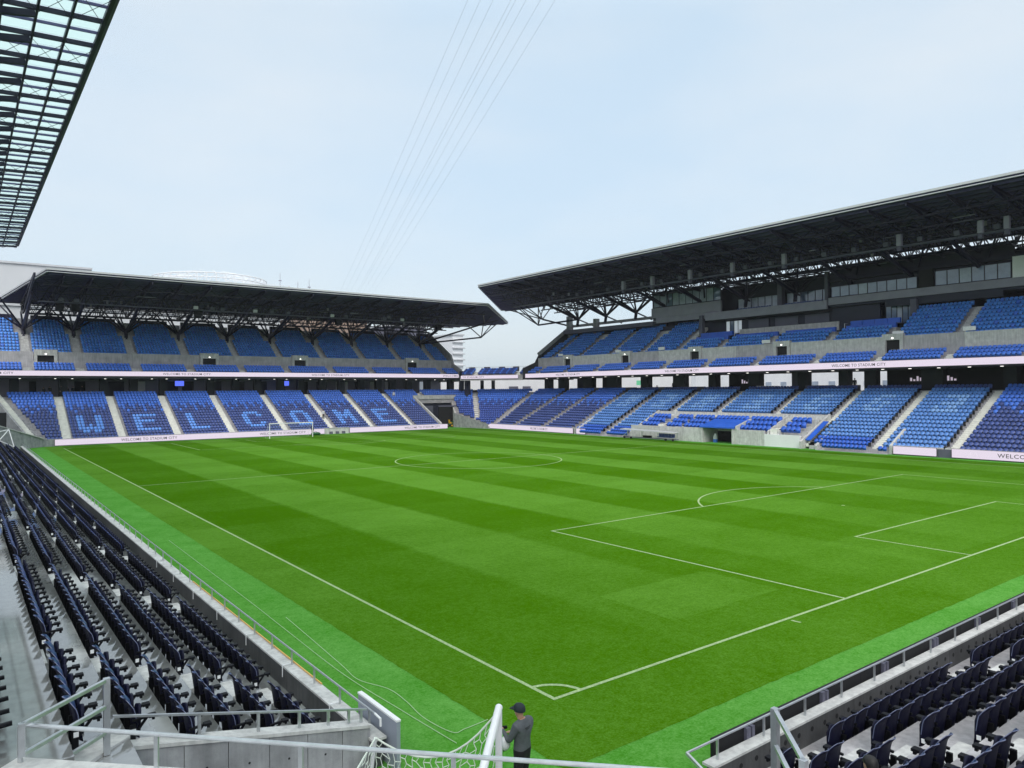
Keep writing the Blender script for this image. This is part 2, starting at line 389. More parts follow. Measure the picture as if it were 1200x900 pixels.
# ------------------------------------------------------------------ seat meshes
def slab_shell(b, hw, z0, z1, ybase, lean, th, hollow, top_r, nx=6, nz=5, m_front=1, m_back=0, m_rim=2, flare=0.0):
    """a curved seat shell: rounded top corners, concave front; thickness th; front is +y"""
    k = len(b.v); H = z1-z0
    for face in (0, 1):
        for j in range(nz+1):
            t = j/nz; t = 1-(1-t)**1.5
            z = z0+H*t
            dz = z1-z
            wd = hw if dz > top_r else hw-top_r+math.sqrt(max(0, top_r**2-(top_r-dz)**2))
            wd = max(wd, hw*0.35)*(0.97+0.03*t)
            for i in range(nx+1):
                u = -1+2*i/nx
                y = ybase-lean*t+hollow*u*u + (th*(1-0.25*u*u) if face else 0)-flare*max(0, (t-0.72)/0.28)**1.4
                b.v.append(Vector((u*wd, y, z+(-0.02*u*u*t))))
    st = nx+1; off = st*(nz+1)
    for face in (0, 1):
        for j in range(nz):
            for i in range(nx):
                q = [k+face*off+j*st+i, k+face*off+j*st+i+1, k+face*off+(j+1)*st+i+1, k+face*off+(j+1)*st+i]
                b.f.append(tuple(q[::-1]) if face else tuple(q)); b.m.append(m_front if face else m_back)
    ring = [k+i for i in range(nx+1)]+[k+j*st+nx for j in range(1, nz+1)]+[k+nz*st+i for i in range(nx-1, -1, -1)]+[k+j*st for j in range(nz-1, 0, -1)]
    for i in range(len(ring)):
        a, c = ring[i], ring[(i+1) % len(ring)]
        b.f.append((a, a+off, c+off, c)); b.m.append(m_rim if (b.v[a].z > z0+H*0.45) else m_back)

def mesh_of(b, name, mats):
    me = bpy.data.meshes.new(name); me.from_pydata([tuple(v) for v in b.v], [], b.f)
    for q in mats: me.materials.append(MT[q])
    me.polygons.foreach_set("material_index", b.m); me.update(); return me
def smooth(me): me.polygons.foreach_set("use_smooth", [True]*len(me.polygons)); return me
bb = MB(); slab_shell(bb, 0.247, 0.20, 0.87, 0.02, 0.10, 0.020, 0.060, 0.17, nz=8, flare=0.095)
back_me = smooth(mesh_of(bb, "backrest", ["seat_navy", "seat_front", "seat_rim"]))
bb = MB(); slab_shell(bb, 0.215, 0.30, 0.68, 0.075, 0.015, 0.045, -0.02, 0.10, nx=4, nz=3, m_front=0, m_back=0, m_rim=0)
pan_me = smooth(mesh_of(bb, "seat_pan", ["seat_navy"]))
def arm_mesh(xx):
    b = MB()
    b.beam((xx, -0.02, 0.51), (xx, 0.29, 0.535), 0.045, 0.035); b.box(xx-0.06, xx+0.06, 0.22, 0.34, 0.513, 0.558)
    b.box(xx-0.035, xx+0.02, 0.28, 0.32, 0.46, 0.513)
    b.beam((xx, 0.02, 0.28), (xx, 0.20, 0.52), 0.03, 0.04)
    return mesh_of(b, "armrest", ["black_plastic"])
arm_me = arm_mesh(0.25); arm_l_me = arm_mesh(-0.25)
b = MB(); b.box(0.225, 0.275, -0.06, 0.03, 0.03, 0.45); b.box(0.20, 0.30, -0.16, 0.04, 0.004, 0.03)
brk_me = mesh_of(b, "bracket", ["black_plastic"])
b = MB(); b.box(0.276, 0.281, -0.04, 0.03, 0.30, 0.38)
plate_me = mesh_of(b, "number_plate", ["white_paint"])

near_seats = []     # (x, y, z, yaw, label pieces, first-in-block?)
SOFT = []           # merged seats: (x, y, z, yaw, material index, size)
SOFTMATS = ["seat_navy", "seat_far_navy", "seat_light", "seat_letter", "seat_mid", "seat_pale", "seat_upper", "seat_royal", "seat_corner", "black_plastic", "seat_front"]
SI = {k_: i for i, k_ in enumerate(SOFTMATS)}

# ------------------------------------------------------------------ near left stand (rows along y, facing +x)
ROWD, RISE = 0.885, 0.40
def left_row(i): return -5.78-ROWD*i-(0.30 if i > 5 else 0), 0.05+RISE*i       # back of seat x, floor z
L_AISLES = [4.05+9.35*k_ for k_ in range(0, 11)]
left = thing("grandstand", "concrete seating stand along the left touchline with rows of navy seats", "grandstand", (-8, 50, 0))
NL = 9
LROW_END = lambda i: 0.75-0.36*i
fl = FR((-5.02, 0, 0), (0, 1), (-1, 0))      # s = y, d = distance back from the front wall
def terr_profile(n, d0, z0, dep, rise, base=-0.4, dfirst=None):
    pr = [(d0 if dfirst is None else dfirst, base)]
    pr.append((d0 if dfirst is None else dfirst, z0))
    for i in range(1, n):
        pr += [(d0+dep*i, z0+rise*(i-1)), (d0+dep*i, z0+rise*i)]
    pr += [(d0+dep*n, z0+rise*(n-1)), (d0+dep*n, base)]
    return pr
# each row of terrace is its own precast unit
for i in range(NL):
    xb, z = left_row(i)
    d1 = -5.02-(xb-0.13); d0 = 0.0 if i == 0 else d1-ROWD-(0.30 if i == 6 else 0)
    y0 = 0.22-0.07*i if i < 5 else -1.6
    m = MB(fl)
    yy = y0
    m.box(y0, 104, d0, d1-0.0, -0.3 if i < 2 else z-0.9, z)
    m.build("terrace_step", "wet_concrete", left)
# front wall with coping
for k_ in range(22):
    a, c = -0.2+4.75*k_, -0.2+4.75*(k_+1)-0.015
    MB(fl).box(a, min(c, 104), -0.26, 0.0, -0.2, 0.57).build("wall_panel", "concrete_shaded", left)
MB(fl).box(-0.3, 104, -0.30, 0.02, 0.572, 0.62).build("coping", "concrete_pale", left)
# stair treads in the aisles
for k_, ya in enumerate(L_AISLES):
    for i in range(1, NL):
        xb, z = left_row(i); d1 = -5.02-(xb-0.13)
        q = MB(fl).box(ya-0.5, ya+0.5, d1-ROWD-0.40, d1-ROWD-0.003, z-RISE+0.003, z-RISE/2)
        q.build("stair_tread", "concrete_pale", left)
# rails on the wall
lr = thing("handrail", "long thin steel handrail on top of the left touchline wall", "railing", (-4.83, 50, 0.62))
MB(fl).tube([(0.0, -0.19, 1.0), (103, -0.19, 1.0)], 0.022).build("rail", "galvanised", lr)
for k_ in range(70):
    y = 0.25+1.48*k_
    MB(fl).box(y-0.018, y+0.018, -0.21, -0.17, 0.62, 0.99).build("post", "galvanised", lr)
MB(fl).tube([(0.0, -0.19, 1.0), (-0.25, -0.19, 0.98), (-0.25, -0.19, 0.83)], 0.024).build("rail_end", "white_paint", lr)
for k_ in range(7):
    y = 1.7+2.96*k_
    h = MB(fl).tube([(y+0.05, -0.17, 0.66), (y+0.05, 0.05, 0.66), (y+0.05, 0.05, 0.36)], 0.014, 6).build("cable_hook", "white_paint", None)
    h["label"] = f"{ordn(k_)} white L-shaped cable hook over the left wall, counted from the near corner"; h["category"] = "hook"; h["group"] = "cable hooks on the left wall"
oc = MB(fl).tube([(3.0, -0.285, 0.645), (8, -0.28, 0.645), (15, -0.285, 0.645)], 0.02, 6).build("cable", "orange_cable"); oc["label"] = "thin orange cable running along the pitch side of the left wall"; oc["category"] = "cable"

rowname = ["front", "second", "third", "fourth", "fifth", "sixth", "seventh", "eighth", "ninth"]
blockL = ["block beside the corner steps", "second block from the corner steps", "third block from the corner steps", "fourth block from the corner steps"]
for i in range(NL-2):
    xb, z = left_row(i)
    edges = [LROW_END(i)]+[a for a in L_AISLES]+[103.5]
    for bi in range(len(edges)-1):
        a = edges[bi]+(0.12 if bi == 0 else 0.55); c = edges[bi+1]-0.55
        n = int((c-a)/0.525)
        if i == 6 and bi > 3: continue
        for q in range(n):
            y = a+0.25+q*0.525 if bi else c-0.25-(n-1-q)*0.525
            near_seats.append((xb, y, z, -math.pi/2, "L", i, bi, q, n))

# ------------------------------------------------------------------ near end stand (rows along x, facing +y)
def south_row(i): return -5.82-0.90*i, 0.05+RISE*i
fs = FR((0, -5.13, 0), (1, 0), (0, -1))
south = thing("grandstand", "concrete seating stand behind the near goal line at lower right", "grandstand", (20, -8, 0))
SROW_START = lambda i: 0.2-0.42*i
S_AISLES = [1.75, 8.75, 17.3, 25.8, 34.3, 42.8]
NS = 9
for i in range(NS):
    yb, z = south_row(i); d1 = -5.13-(yb-0.13); d0 = 0.0 if i == 0 else d1-0.90
    MB(fs).box(SROW_START(i)-0.6, 50, d0, d1, -0.3 if i < 2 else z-0.9, z).build("terrace_step", "concrete", south)
for k_ in range(10):
    a = -0.4+5.0*k_
    wp = MB(fs).box(a, a+4.985, -0.22, 0.0, -0.2, 0.56).build("wall_panel", "concrete_shaded", south)
    for j in range(10):
        xx = a+0.25+0.5*j
        MB(fs).tube([(xx, -0.01, 0.36), (xx, 0.004, 0.36)], 0.055, 10).build("tie_hole", "black_matt", wp)
MB(fs).box(-0.5, 50, -0.25, 0.02, 0.562, 0.61).build("coping", "concrete_pale", south)
for xa in S_AISLES:
    for i in range(1, NS):
        yb, z = south_row(i); d1 = -5.13-(yb-0.13)
        MB(fs).box(xa-0.5, xa+0.5, d1-0.90-0.40, d1-0.90-0.003, z-RISE+0.003, z-RISE/2).build("stair_tread", "concrete_pale", south)
sr = thing("handrail", "thin steel handrail on the near end wall in front of the lower right seats", "railing", (20, -5.2, 0.85))
MB(fs).tube([(-1.1, -0.13, 1.0), (50, -0.13, 1.0)], 0.022).build("rail", "galvanised", sr)
for k_ in range(33):
    x = -0.2+1.5*k_
    MB(fs).box(x-0.018, x+0.018, -0.15, -0.11, 0.61, 0.99).build("post", "galvanised", sr)
MB(fs).beam((-1.1, -0.13, 1.0), (-1.05, 0.6, 0.62), 0.05, 0.05).build("rail_end", "galvanised", sr)
# backs of the boards standing on the pitch side of that wall
for k_ in range(8):
    a = -0.05+5.6*k_
    t = thing("advertising_board", f"black back of the {ordn(k_)} pitchside board behind the near end wall, counted from the corner", "board", (a+2.8, -4.85, 0), "boards backing onto the near end wall")
    MB().box(a, a+5.59, -4.80, -4.72, 0.02, 0.86).build("panel", "black_matt", t)
    for j in range(2):
        xx = a+1.1+2.8*j
        MB().box(xx-0.14, xx-0.02, -4.88, -4.805, 0.35, 0.82).build("bracket", "panel_grey", t)
        MB().box(xx+0.03, xx+0.12, -4.88, -4.805, 0.35, 0.82).build("bracket", "panel_grey", t)
for i in range(NS-1):
    yb, z = south_row(i)
    edges = [SROW_START(i)]+S_AISLES+[50]
    for bi in range(len(edges)-1):
        a = edges[bi]+(0.1 if bi == 0 else 0.6); c = edges[bi+1]-0.6
        n = int((c-a)/0.5)
        for q in range(n):
            x = a+0.25+q*0.5 if bi else c-0.25-(n-1-q)*0.5
            near_seats.append((x, yb, z, 0.0, "S", i, bi, q, n))

def in_frame(p):
    d = p-CAM; zf = d.dot(cf)
    if zf < 0.5: return None
    u = d.dot(cr)/zf*FPX; v = d.dot(cu)/zf*FPX
    return zf if abs(u) < 612 and -458 < v < 450 else None
def keyd(s):
    p = Vector((s[0], s[1], s[2]+0.75)); f_ = in_frame(p)
    return f_ if f_ is not None else 1e9
near_seats.sort(key=keyd)
proto = None
blockname = lambda st, bi: (("block beside the corner steps", "second block from the corner", "third block from the corner", "fourth block from the corner", "fifth block from the corner", "sixth block from the corner") + ("a farther block",)*8)[bi]
ser = 0
blue_from = lambda i, x: i >= 3 and x > 6.1-0.5*(i-3)
for k_, s in enumerate(near_seats):
    x, y, z, yaw, st, i, bi, q, n = s
    blue = st == "S" and i >= 3 and x > 5.4+0.25*(i-3)
    if k_ >= 300 or keyd(s) > 1e8:
        if y < 104: SOFT.append((x, y, z, yaw, SI["seat_royal"] if blue else SI["seat_navy"], 1.0, True))
        continue
    col = "royal blue" if blue else "dark navy"
    where = "left stand" if st == "L" else "near end stand"
    lab = f"{col} folding seat, {ordn(q)} from the near end of the {rowname[i]} row, {blockname(st, bi)}, {where}"
    if len(lab.split()) > 16: lab = f"{col} seat, {ordn(q)} along the {rowname[i]} row, {blockname(st, bi).replace(' from the corner','')}, {where}"
    t = thing("stadium_seat", lab, "seat", (x, y, z), "folding seats in the near stands"); t.rotation_euler = (random.uniform(-0.012, 0.012), 0, yaw+random.uniform(-0.02, 0.02))
    bk = back_me
    if blue:
        if "blue" not in globals().get("_bm", {}):
            m2 = back_me.copy(); m2.materials.clear()
            for qn in ("seat_royal", "seat_royal", "seat_light"): m2.materials.append(MT[qn])
            m3 = pan_me.copy(); m3.materials.clear(); m3.materials.append(MT["seat_royal"]); _bm = {"blue": m2, "pan": m3}
        bk = _bm["blue"]
    link("backrest", bk, t, local=True); sp_ = link("seat_pan", _bm["pan"] if blue else pan_me, t, local=True); sp_.rotation_euler.x = -random.uniform(0, 0.10)
    link("armrest", arm_me, t, local=True); br = link("bracket", brk_me, t, local=True)
    if (q == n-1 and st == "S") or (q == 0 and st == "L"):
        link("armrest", arm_l_me if st == "S" else arm_me, t, local=True) if st == "S" else None
    if q == 0 and st == "L": link("number_plate", plate_me, br)
    if q == 0 and st == "S":
        p_ = link("number_plate", plate_me, br); p_.location.x = -0.557
# ------------------------------------------------------------------ big stands
FF = FR((0, 110.5, 0), (1, 0), (0, 1))          # far end: s = x
FRT = FR((73.0, 0, 0), (0, 1), (1, 0))          # right side: s = y
FC = FR((73.0, 103.7, 0), (-0.515, 0.857), (0.857, 0.515))   # corner block
def yaw_of(fr): f = -fr.n; return math.atan2(-f.x, f.y)
def row_seats(fr, s0, s1, d, z, colf, size=1.0, pitch_=0.5):
    n = int((s1-s0)/pitch_+1e-6)
    if n < 1: return
    off = (s1-s0-n*pitch_)/2
    for q in range(n):
        p = fr.P(s0+off+pitch_*(q+0.5), d, z)
        SOFT.append((p.x, p.y, p.z, yaw_of(fr), SI[colf(q, n)], size, False))
DEP, RI, Z0 = 0.84, 0.415, 0.45
def stairs(fr, parent, s, i0, i1, d0, z0, dep, rise, wdt=1.15, mat_="step_pale"):
    pr = []
    for i in range(i0, i1+1):
        d = d0+dep*i-0.006
        pr += [(d-dep*0.5, z0+rise*(i-1)+0.004), (d-dep*0.5, z0+rise*(i-0.5)), (d, z0+rise*(i-0.5)), (d, z0+rise*i+0.006)]
    pr += [(d0+dep*(i1+1), z0+rise*i1+0.006), (d0+dep*(i1+1), z0+rise*i1-0.2), (d0+dep*(i0-0.5), z0+rise*(i0-1)-0.2)]
    return MB(fr).prism(pr, s-wdt/2, s+wdt/2).build("aisle_stair", mat_, parent)
def vomitory(fr, parent, s, d, z0, wdt=2.4, h=2.2, zt=None):
    """doorway standing in the cross-aisle wall"""
    zt = zt or z0+h+0.5
    fm = MB(fr).box(s-wdt/2-0.45, s-wdt/2, d-0.35, d+0.3, z0, zt).box(s+wdt/2, s+wdt/2+0.45, d-0.35, d+0.3, z0, zt).box(s-wdt/2, s+wdt/2, d-0.35, d+0.3, z0+h, zt)
    f = fm.build("doorway", "concrete_pale", parent)
    MB(fr).box(s-wdt/2+0.003, s+wdt/2-0.003, d+0.02, d+0.06, z0, z0+h-0.003).build("opening", "black_matt", f)
    MB(fr).tube([(s-wdt/2, d-0.3, z0+0.95), (s+wdt*0.1, d-0.3, z0+0.95), (s+wdt*0.1, d-0.3, z0)], 0.03, 6).build("barrier_rail", "galvanised", f)
    MB(fr).box(s-0.12, s+0.12, d-0.40, d-0.352, z0+h+0.15, z0+h+0.32).build("lamp", "lamp_glow", f)

# ---- far end stand
far = thing("grandstand", "two-tier far end stand whose lower seats spell welcome", "grandstand", (34, 118, 0))
FA = [1.16, 8.4, 16.4, 24.8, 33.9, 42.3, 50.4, 58.8]
GL = {"W": ["XX...XX", "XX...XX", "XX...XX", "XX.X.XX", "XXXXXXX", "XXX.XXX", ".X...X."],
      "E": ["XXXXXXX", "XX.....", "XXXXXX.", "XX.....", "XX.....", "XXXXXXX"],
      "L": ["XX.....", "XX.....", "XX.....", "XX.....", "XX.....", "XXXXXX."],
      "C": [".XXXXX.", "XX...XX", "XX.....", "XX.....", "XX...XX", ".XXXXX."],
      "O": [".XXXXX.", "XX...XX", "XX...XX", "XX...XX", "XX...XX", ".XXXXX."],
      "M": ["XX...XX", "XXX.XXX", "XXXXXXX", "XX.X.XX", "XX...XX", "XX...XX"]}
GL["W"] = ["XX...XX", "XX...XX", "XX...XX", "XX.X.XX", "XXXXXXX", ".XX.XX."]
fz = lambda i: Z0+RI*i; fd = lambda i: 0.35+DEP*i
def fl_left(i): return -1.9-0.275*i
VOID = lambda i: 64.75 if i < 13 else 76.9
for i in range(17):
    a, c = fl_left(i), VOID(i)
    MB(FF).box(a, c, fd(i)-0.13, fd(i)-0.13+DEP, fz(i)-0.85, fz(i)).build("terrace_step", "concrete", far)
    edges = [a-0.2]+FA+([c] if i < 13 else [67.3, c])
    for bi in range(len(edges)-1):
        s0, s1 = edges[bi]+0.6, edges[bi+1]-0.6
        if bi == len(edges)-2: s1 += 0.4
        word = "WELCOME"
        def colf(q, n, i=i, bi=bi):
            if 1 <= bi <= 7:
                g = GL[word[bi-1]]; r_ = 7-i; cc = q-(n-7)//2
                if 0 <= r_ < 6 and 0 <= cc < 7 and g[r_][cc] == "X": return "seat_letter"
            if i >= 12: return "seat_light"
            if i == 11: return "seat_light" if q % 3 != 2 else "seat_far_navy"
            if i == 10: return "seat_light" if q % 3 == 1 else "seat_far_navy"
            if i == 9: return "seat_light" if q % 5 == 2 else "seat_far_navy"
            return "seat_far_navy"
        row_seats(FF, s0, s1, fd(i), fz(i), colf)
for s in FA: stairs(FF, far, s, 1, 16 if s < 64 else 16, 0.22, Z0, DEP, RI)
stairs(FF, far, 67.3, 14, 16, 0.22, Z0, DEP, RI)
# diagonal flight on the left edge of the far stand and the side wall beyond it
dl = FR((-2.5, 110.5, 0), (0.955, 0.30), (-0.30, 0.955))
stairs(dl, far, -0.15, 1, 17, 0.1, Z0, DEP*1.0, RI, 1.2)
MB(dl).prism([(-0.2, -0.2), (-0.2, 0.95), (14.6, 8.1), (14.6, -0.2)], -1.15, -0.85).build("side_wall", "concrete_wall", far)
cw = thing("concrete_wall", "grey sloping concrete wall at the left end of the far stand", "wall", (-6, 108, 0))
MB().add([(-2.0, 110.2, -0.1), (-9.5, 103.9, -0.1), (-9.5, 103.9, 4.2), (-2.0, 110.2, 1.1), (-2.2, 110.45, -0.1), (-9.7, 104.15, -0.1), (-9.7, 104.15, 4.2), (-2.2, 110.45, 1.1)],
         [(0, 1, 2, 3), (7, 6, 5, 4), (3, 2, 6, 7), (0, 3, 7, 4), (1, 5, 6, 2)]).build("wall_panel", "concrete_wall", cw)
MB().beam((-1.95, 110.3, 1.16), (-9.6, 104.0, 4.27), 0.45, 0.12, raw=True).build("coping", "concrete_pale", cw)
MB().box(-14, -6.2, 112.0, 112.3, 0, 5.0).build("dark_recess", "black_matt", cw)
# front kerb and end pier
MB(FF).box(-2.2, -0.55, -0.15, 0.15, -0.05, 1.05).build("end_pier", "concrete_wall", far)
MB(FF).box(64.8, 66.0, 0.0, 0.18, -0.05, 1.0).build("end_pier", "concrete_wall", far)
MB(FF).box(-0.55, 64.75, 0.02, 0.215, -0.05, 1.04).build("front_wall", "concrete_pale", far)
# lower void: vehicle tunnel on the right
MB(FF).prism([(0.0, 0.6), (11.1, 6.2), (11.1, 6.65), (0.0, 1.25)], 64.76, 65.1).build("tunnel_cheek", "concrete_pale", far)
MB(FF).box(64.76, 77.2, 10.95, 11.12, 5.85, 6.7).build("tunnel_lintel", "concrete_pale", far)
MB(FF).box(65.1, 77.0, 11.5, 11.7, 0, 5.84).build("tunnel_back", "panel_dark", far)
tg = MB(FF).box(69.3, 77.0, 8.0, 8.15, 0, 4.2).build("tunnel_gate", "black_matt", far)
MB(FF).box(69.2, 77.05, 7.88, 7.995, 4.205, 4.5).build("gate_beam", "panel_grey", tg)
MB(FF).box(76.3, 76.9, 7.6, 7.9, 0, 4.2).build("gate_post", "panel_grey", tg)
MB(FF).box(66.5, 69.2, 10.2, 10.35, 0, 4.4).build("tunnel_wall", "panel_grey", far)
# concourse behind the lower tier
MB(FF).box(-30, 77.5, 20.5, 20.8, 6.9, 10.4).build("concourse_wall", "panel_mid", far)
MB(FF).box(-30, 77.5, 14.6, 20.5, 7.02, 7.15).build("concourse_floor", "concrete", far)
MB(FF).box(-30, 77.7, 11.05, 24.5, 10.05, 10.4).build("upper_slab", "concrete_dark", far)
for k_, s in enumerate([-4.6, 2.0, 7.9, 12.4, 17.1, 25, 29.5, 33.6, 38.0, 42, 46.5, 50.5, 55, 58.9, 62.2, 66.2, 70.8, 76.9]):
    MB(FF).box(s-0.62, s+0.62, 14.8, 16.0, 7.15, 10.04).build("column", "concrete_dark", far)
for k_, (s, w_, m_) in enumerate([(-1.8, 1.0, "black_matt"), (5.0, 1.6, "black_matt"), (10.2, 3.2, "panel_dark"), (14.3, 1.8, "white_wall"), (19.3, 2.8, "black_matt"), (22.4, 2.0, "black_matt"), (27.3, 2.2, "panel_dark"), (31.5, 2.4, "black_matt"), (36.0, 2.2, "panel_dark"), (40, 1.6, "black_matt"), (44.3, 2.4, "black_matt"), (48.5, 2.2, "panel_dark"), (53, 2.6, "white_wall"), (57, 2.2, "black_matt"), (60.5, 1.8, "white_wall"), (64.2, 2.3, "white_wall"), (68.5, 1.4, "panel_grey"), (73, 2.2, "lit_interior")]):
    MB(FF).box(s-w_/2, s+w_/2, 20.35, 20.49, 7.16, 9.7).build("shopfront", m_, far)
for k_ in range(34):
    s = -4+2.35*k_
    if k_ % 3 == 1: continue
    MB(FF).box(s-0.13, s+0.13, 12.6, 12.8, 10.0, 10.045).build("ceiling_lamp", "lamp_glow", far)
for k_, s in enumerate((20.2, 39.6)):
    t = thing("television", ("lit blue screen hanging in the far concourse above the letter L", "lit blue screen hanging in the far concourse above the letter M")[k_], "television", FF.P(s, 17, 9.3))
    MB(FF).box(s-0.75, s+0.75, 17, 17.08, 8.85, 9.75).build("screen", "tv_glow", t); MB(FF).box(s-0.05, s+0.05, 17.02, 17.06, 9.752, 10.04).build("bracket", "black_matt", t)
# rail at the back of the lower seats
for k_ in range(8):
    s0 = FA[k_]+0.8; s1 = (FA+[67])[k_+1]-0.8
    MB(FF).box(s0, s1, 14.62, 14.7, 7.16, 7.95).build("parapet", "panel_grey" if k_ % 2 else "concrete_wall", far)
# upper tier
UA = [-3.0, 4.2, 12.3, 21.0, 29.8, 38.1, 47.0, 55.7, 64.2, 72.6]
U0, U1 = -30.0, 76.9
for i in range(3):
    d = 11.5+0.85*i; z = 10.95+0.42*i
    MB(FF).box(U0, U1, d-0.13, d+0.72, z-0.5, z).build("terrace_step", "concrete", far)
    edges = [-12]+UA+[U1+0.3]
    for bi in range(len(edges)-1): row_seats(FF, edges[bi]+0.65, edges[bi+1]-0.65, d, z, lambda q, n: "seat_light")
for s in UA: stairs(FF, far, s, 1, 2, 11.37, 10.95, 0.85, 0.42, 1.2, "concrete_pale")
MB(FF).box(U0, U1, 13.92, 15.2, 11.3, 11.8).build("cross_aisle", "concrete", far)
VS = [-0.4, 24.8, 41.8, 66.8]
ed = [U0]+[v for s in VS for v in (s-1.66, s+1.66)]+[U1]
for k_ in range(0, len(ed), 2):
    a, c = ed[k_], ed[k_+1]; n = max(1, int((c-a)/8.4))
    for j in range(n): MB(FF).box(a+(c-a)*j/n+0.012, a+(c-a)*(j+1)/n-0.012, 14.9, 15.15, 11.8, 14.4).build("wall_panel", "concrete", far)
for s in VS: vomitory(FF, far, s, 15.05, 11.8, 2.3, 2.0, 14.75)
UD, UZ, UDP, URI, UN = 15.55, 13.75, 0.80, 0.53, 12
for i in range(UN):
    d = UD+UDP*i; z = UZ+URI*i
    MB(FF).box(U0, U1, d-0.13, d+UDP-0.13, z-0.75, z).build("terrace_step", "concrete", far)
    edges = [-11]+UA+[U1+0.3]
    for bi in range(len(edges)-1):
        ex = 1.35 if i > 6 else 0.65
        if bi in (0,): pass
        row_seats(FF, edges[bi]+(ex if bi % 2 else 0.65 if i <= 6 else 1.1), edges[bi+1]-ex, d, z, lambda q, n: "seat_upper" if (q*7+i*5) % 11 else "seat_light")
for s in UA: stairs(FF, far, s, 1, 11, UD-0.13, UZ, UDP, URI, 1.2, "concrete_pale")
for k_, s in enumerate(UA):       # seats stop short of the column feet
    MB(FF).box(s-1.15, s+1.15, UD+UDP*8.0, UD+UDP*8.0+1.5, UZ+URI*7.6, UZ+URI*8.4+0.25).build("column_foot", "concrete", far)
dt = UD+UDP*UN
ubk = [-30]+[v for s in UA for v in (s-1.2, s+1.2)]+[U1]
for k_ in range(0, len(ubk), 2): MB(FF).box(ubk[k_], ubk[k_+1], dt-0.13, dt+0.12, UZ+URI*UN-1.2, UZ+URI*UN+1.0).build("back_wall", "deck_dark", far)
for s in UA: MB(FF).box(s-1.19, s+1.19, dt+0.3, dt+0.55, UZ+URI*UN-1.5, UZ+URI*UN+0.4).build("back_panel", "white_wall", far)
# right end wall of the upper tier
MB(FF).prism([(11.2, 9.6), (11.2, 12.2), (14.5, 13.6), (15.4, 15.6), (25.4, 21.4), (25.4, 9.6)], 76.95, 77.4).build("side_wall", "concrete_wall", far)
MB(FF).beam((77.17, 10.95, 11.9), (77.17, 11.3, 7.6), 0.9, 0.8).build("raking_pier", "panel_dark", far)
MB(FF).box(76.7, 77.6, 8.3, 9.3, 0, 9.9).build("raking_pier", "panel_dark", far)

# ---- right side stand
rst = thing("grandstand", "tall right side stand with glazed boxes above two blue seating tiers", "grandstand", (85, 50, 0))
RA = [97.4, 88.8, 80.5, 72.35, 64.1, 55.4, 45.5, 36.7, 28.3, 20.1, 11.6, 3.2]
def lower_right(i):
    """ranges of the lower terrace along y for row i"""
    if i < 0: return [(67.0, 78.8), (26.6, 35.2)]
    if i < 8: return [(66.9, 103.7), (-6, 36.6)]
    return [(-6, 103.7)]
mit = math.tan(math.radians(15.6))
PAT = [["..XXX..", ".X...X.", ".X...X.", ".XXXX..", ".X....."], [".XXXXX.", "....XX.", ".XXXXX.", ".X..XX.", ".XXXXXX"], [".XX.XX.", ".XXXXX.", ".XX.XX.", ".XX.XX.", ".XX.XX."], ["..XXXX.", ".XX....", ".XX.XX.", ".XX..X.", "..XXXX."]]
for i in range(-1, 17):
    z = Z0+RI*i; d = 0.35+DEP*i
    for a, c in lower_right(i):
        cc = c+(d*mit if c > 100 else 0)
        MB(FRT).box(a, cc, d-0.13, d-0.13+DEP, z-0.85, z).build("terrace_step", "concrete", rst)
        cuts = [a-0.6]+sorted([s for s in RA if a < s < c])+[cc+(0.0 if c < 100 else -0.1)]
        for bi in range(len(cuts)-1):
            s0, s1 = cuts[bi]+0.62, cuts[bi+1]-0.62
            midy = (s0+s1)/2
            def colf(q, n, i=i, midy=midy):
                if i == 16 and 20 < midy < 80: return "seat_far_navy"
                if midy > 80.5 or midy < 20:
                    if i >= 12: return "seat_light"
                    if i == 11: return "seat_light" if q % 4 else "seat_far_navy"
                    if i == 10: return "seat_light" if q % 3 == 0 else "seat_far_navy"
                    if i == 9: return "seat_light" if q % 5 == 2 else "seat_far_navy"
                    return "seat_far_navy"
                if i < 2 and (66 < midy < 80 or 28.5 < midy < 37): return "seat_royal"
                if i < 2 and 26 < midy < 28.5: return "seat_royal"
                pt = PAT[int(midy*7) % 4]; r_ = 13-i; k2 = (n-1-q)-(n-7)//2+(-1 if i > 10 else 0)
                if 0 <= r_ < 5 and 0 <= k2 < 7 and pt[r_][k2] == "X": return "seat_pale"
                return "seat_mid"
            row_seats(FRT, s0, s1, d, z, colf)
for s in RA:
    lo = 1
    if 37 < s < 66: lo = 8
    stairs(FRT, rst, s, lo, 16, 0.22, Z0, DEP, RI)
stairs(FRT, rst, 36.2, 1, 7, 0.22, Z0, DEP, RI, 1.4)
# black end-of-row frames on the central aisles
for s in (72.35, 64.1, 55.4, 45.5, 36.7, 28.3, 20.1):
    for i in range(0 if s in (72.35, 28.3, 20.1) else 8, 16):
        q = MB(FRT).box(s+0.62, s+0.72, 0.35+DEP*i-0.35, 0.35+DEP*i+0.1, Z0+RI*i+0.25, Z0+RI*i+0.75)
        q.build("row_end_frame", "black_plastic", rst)
MB(FRT).box(79.3, 106.3, 0.02, 0.215, -0.05, 1.04).build("front_wall", "concrete_pale", rst)
MB(FRT).box(-6, 26.0, 0.02, 0.215, -0.05, 1.04).build("front_wall", "concrete_pale", rst)
MB(FRT).box(19.6, 21.4, -0.12, 0.0, 0.0, 0.9).build("gate", "panel_grey", rst)
MB(FRT).box(78.5, 79.6, -0.12, 0.0, 0.0, 0.9).build("gate", "panel_grey", rst)
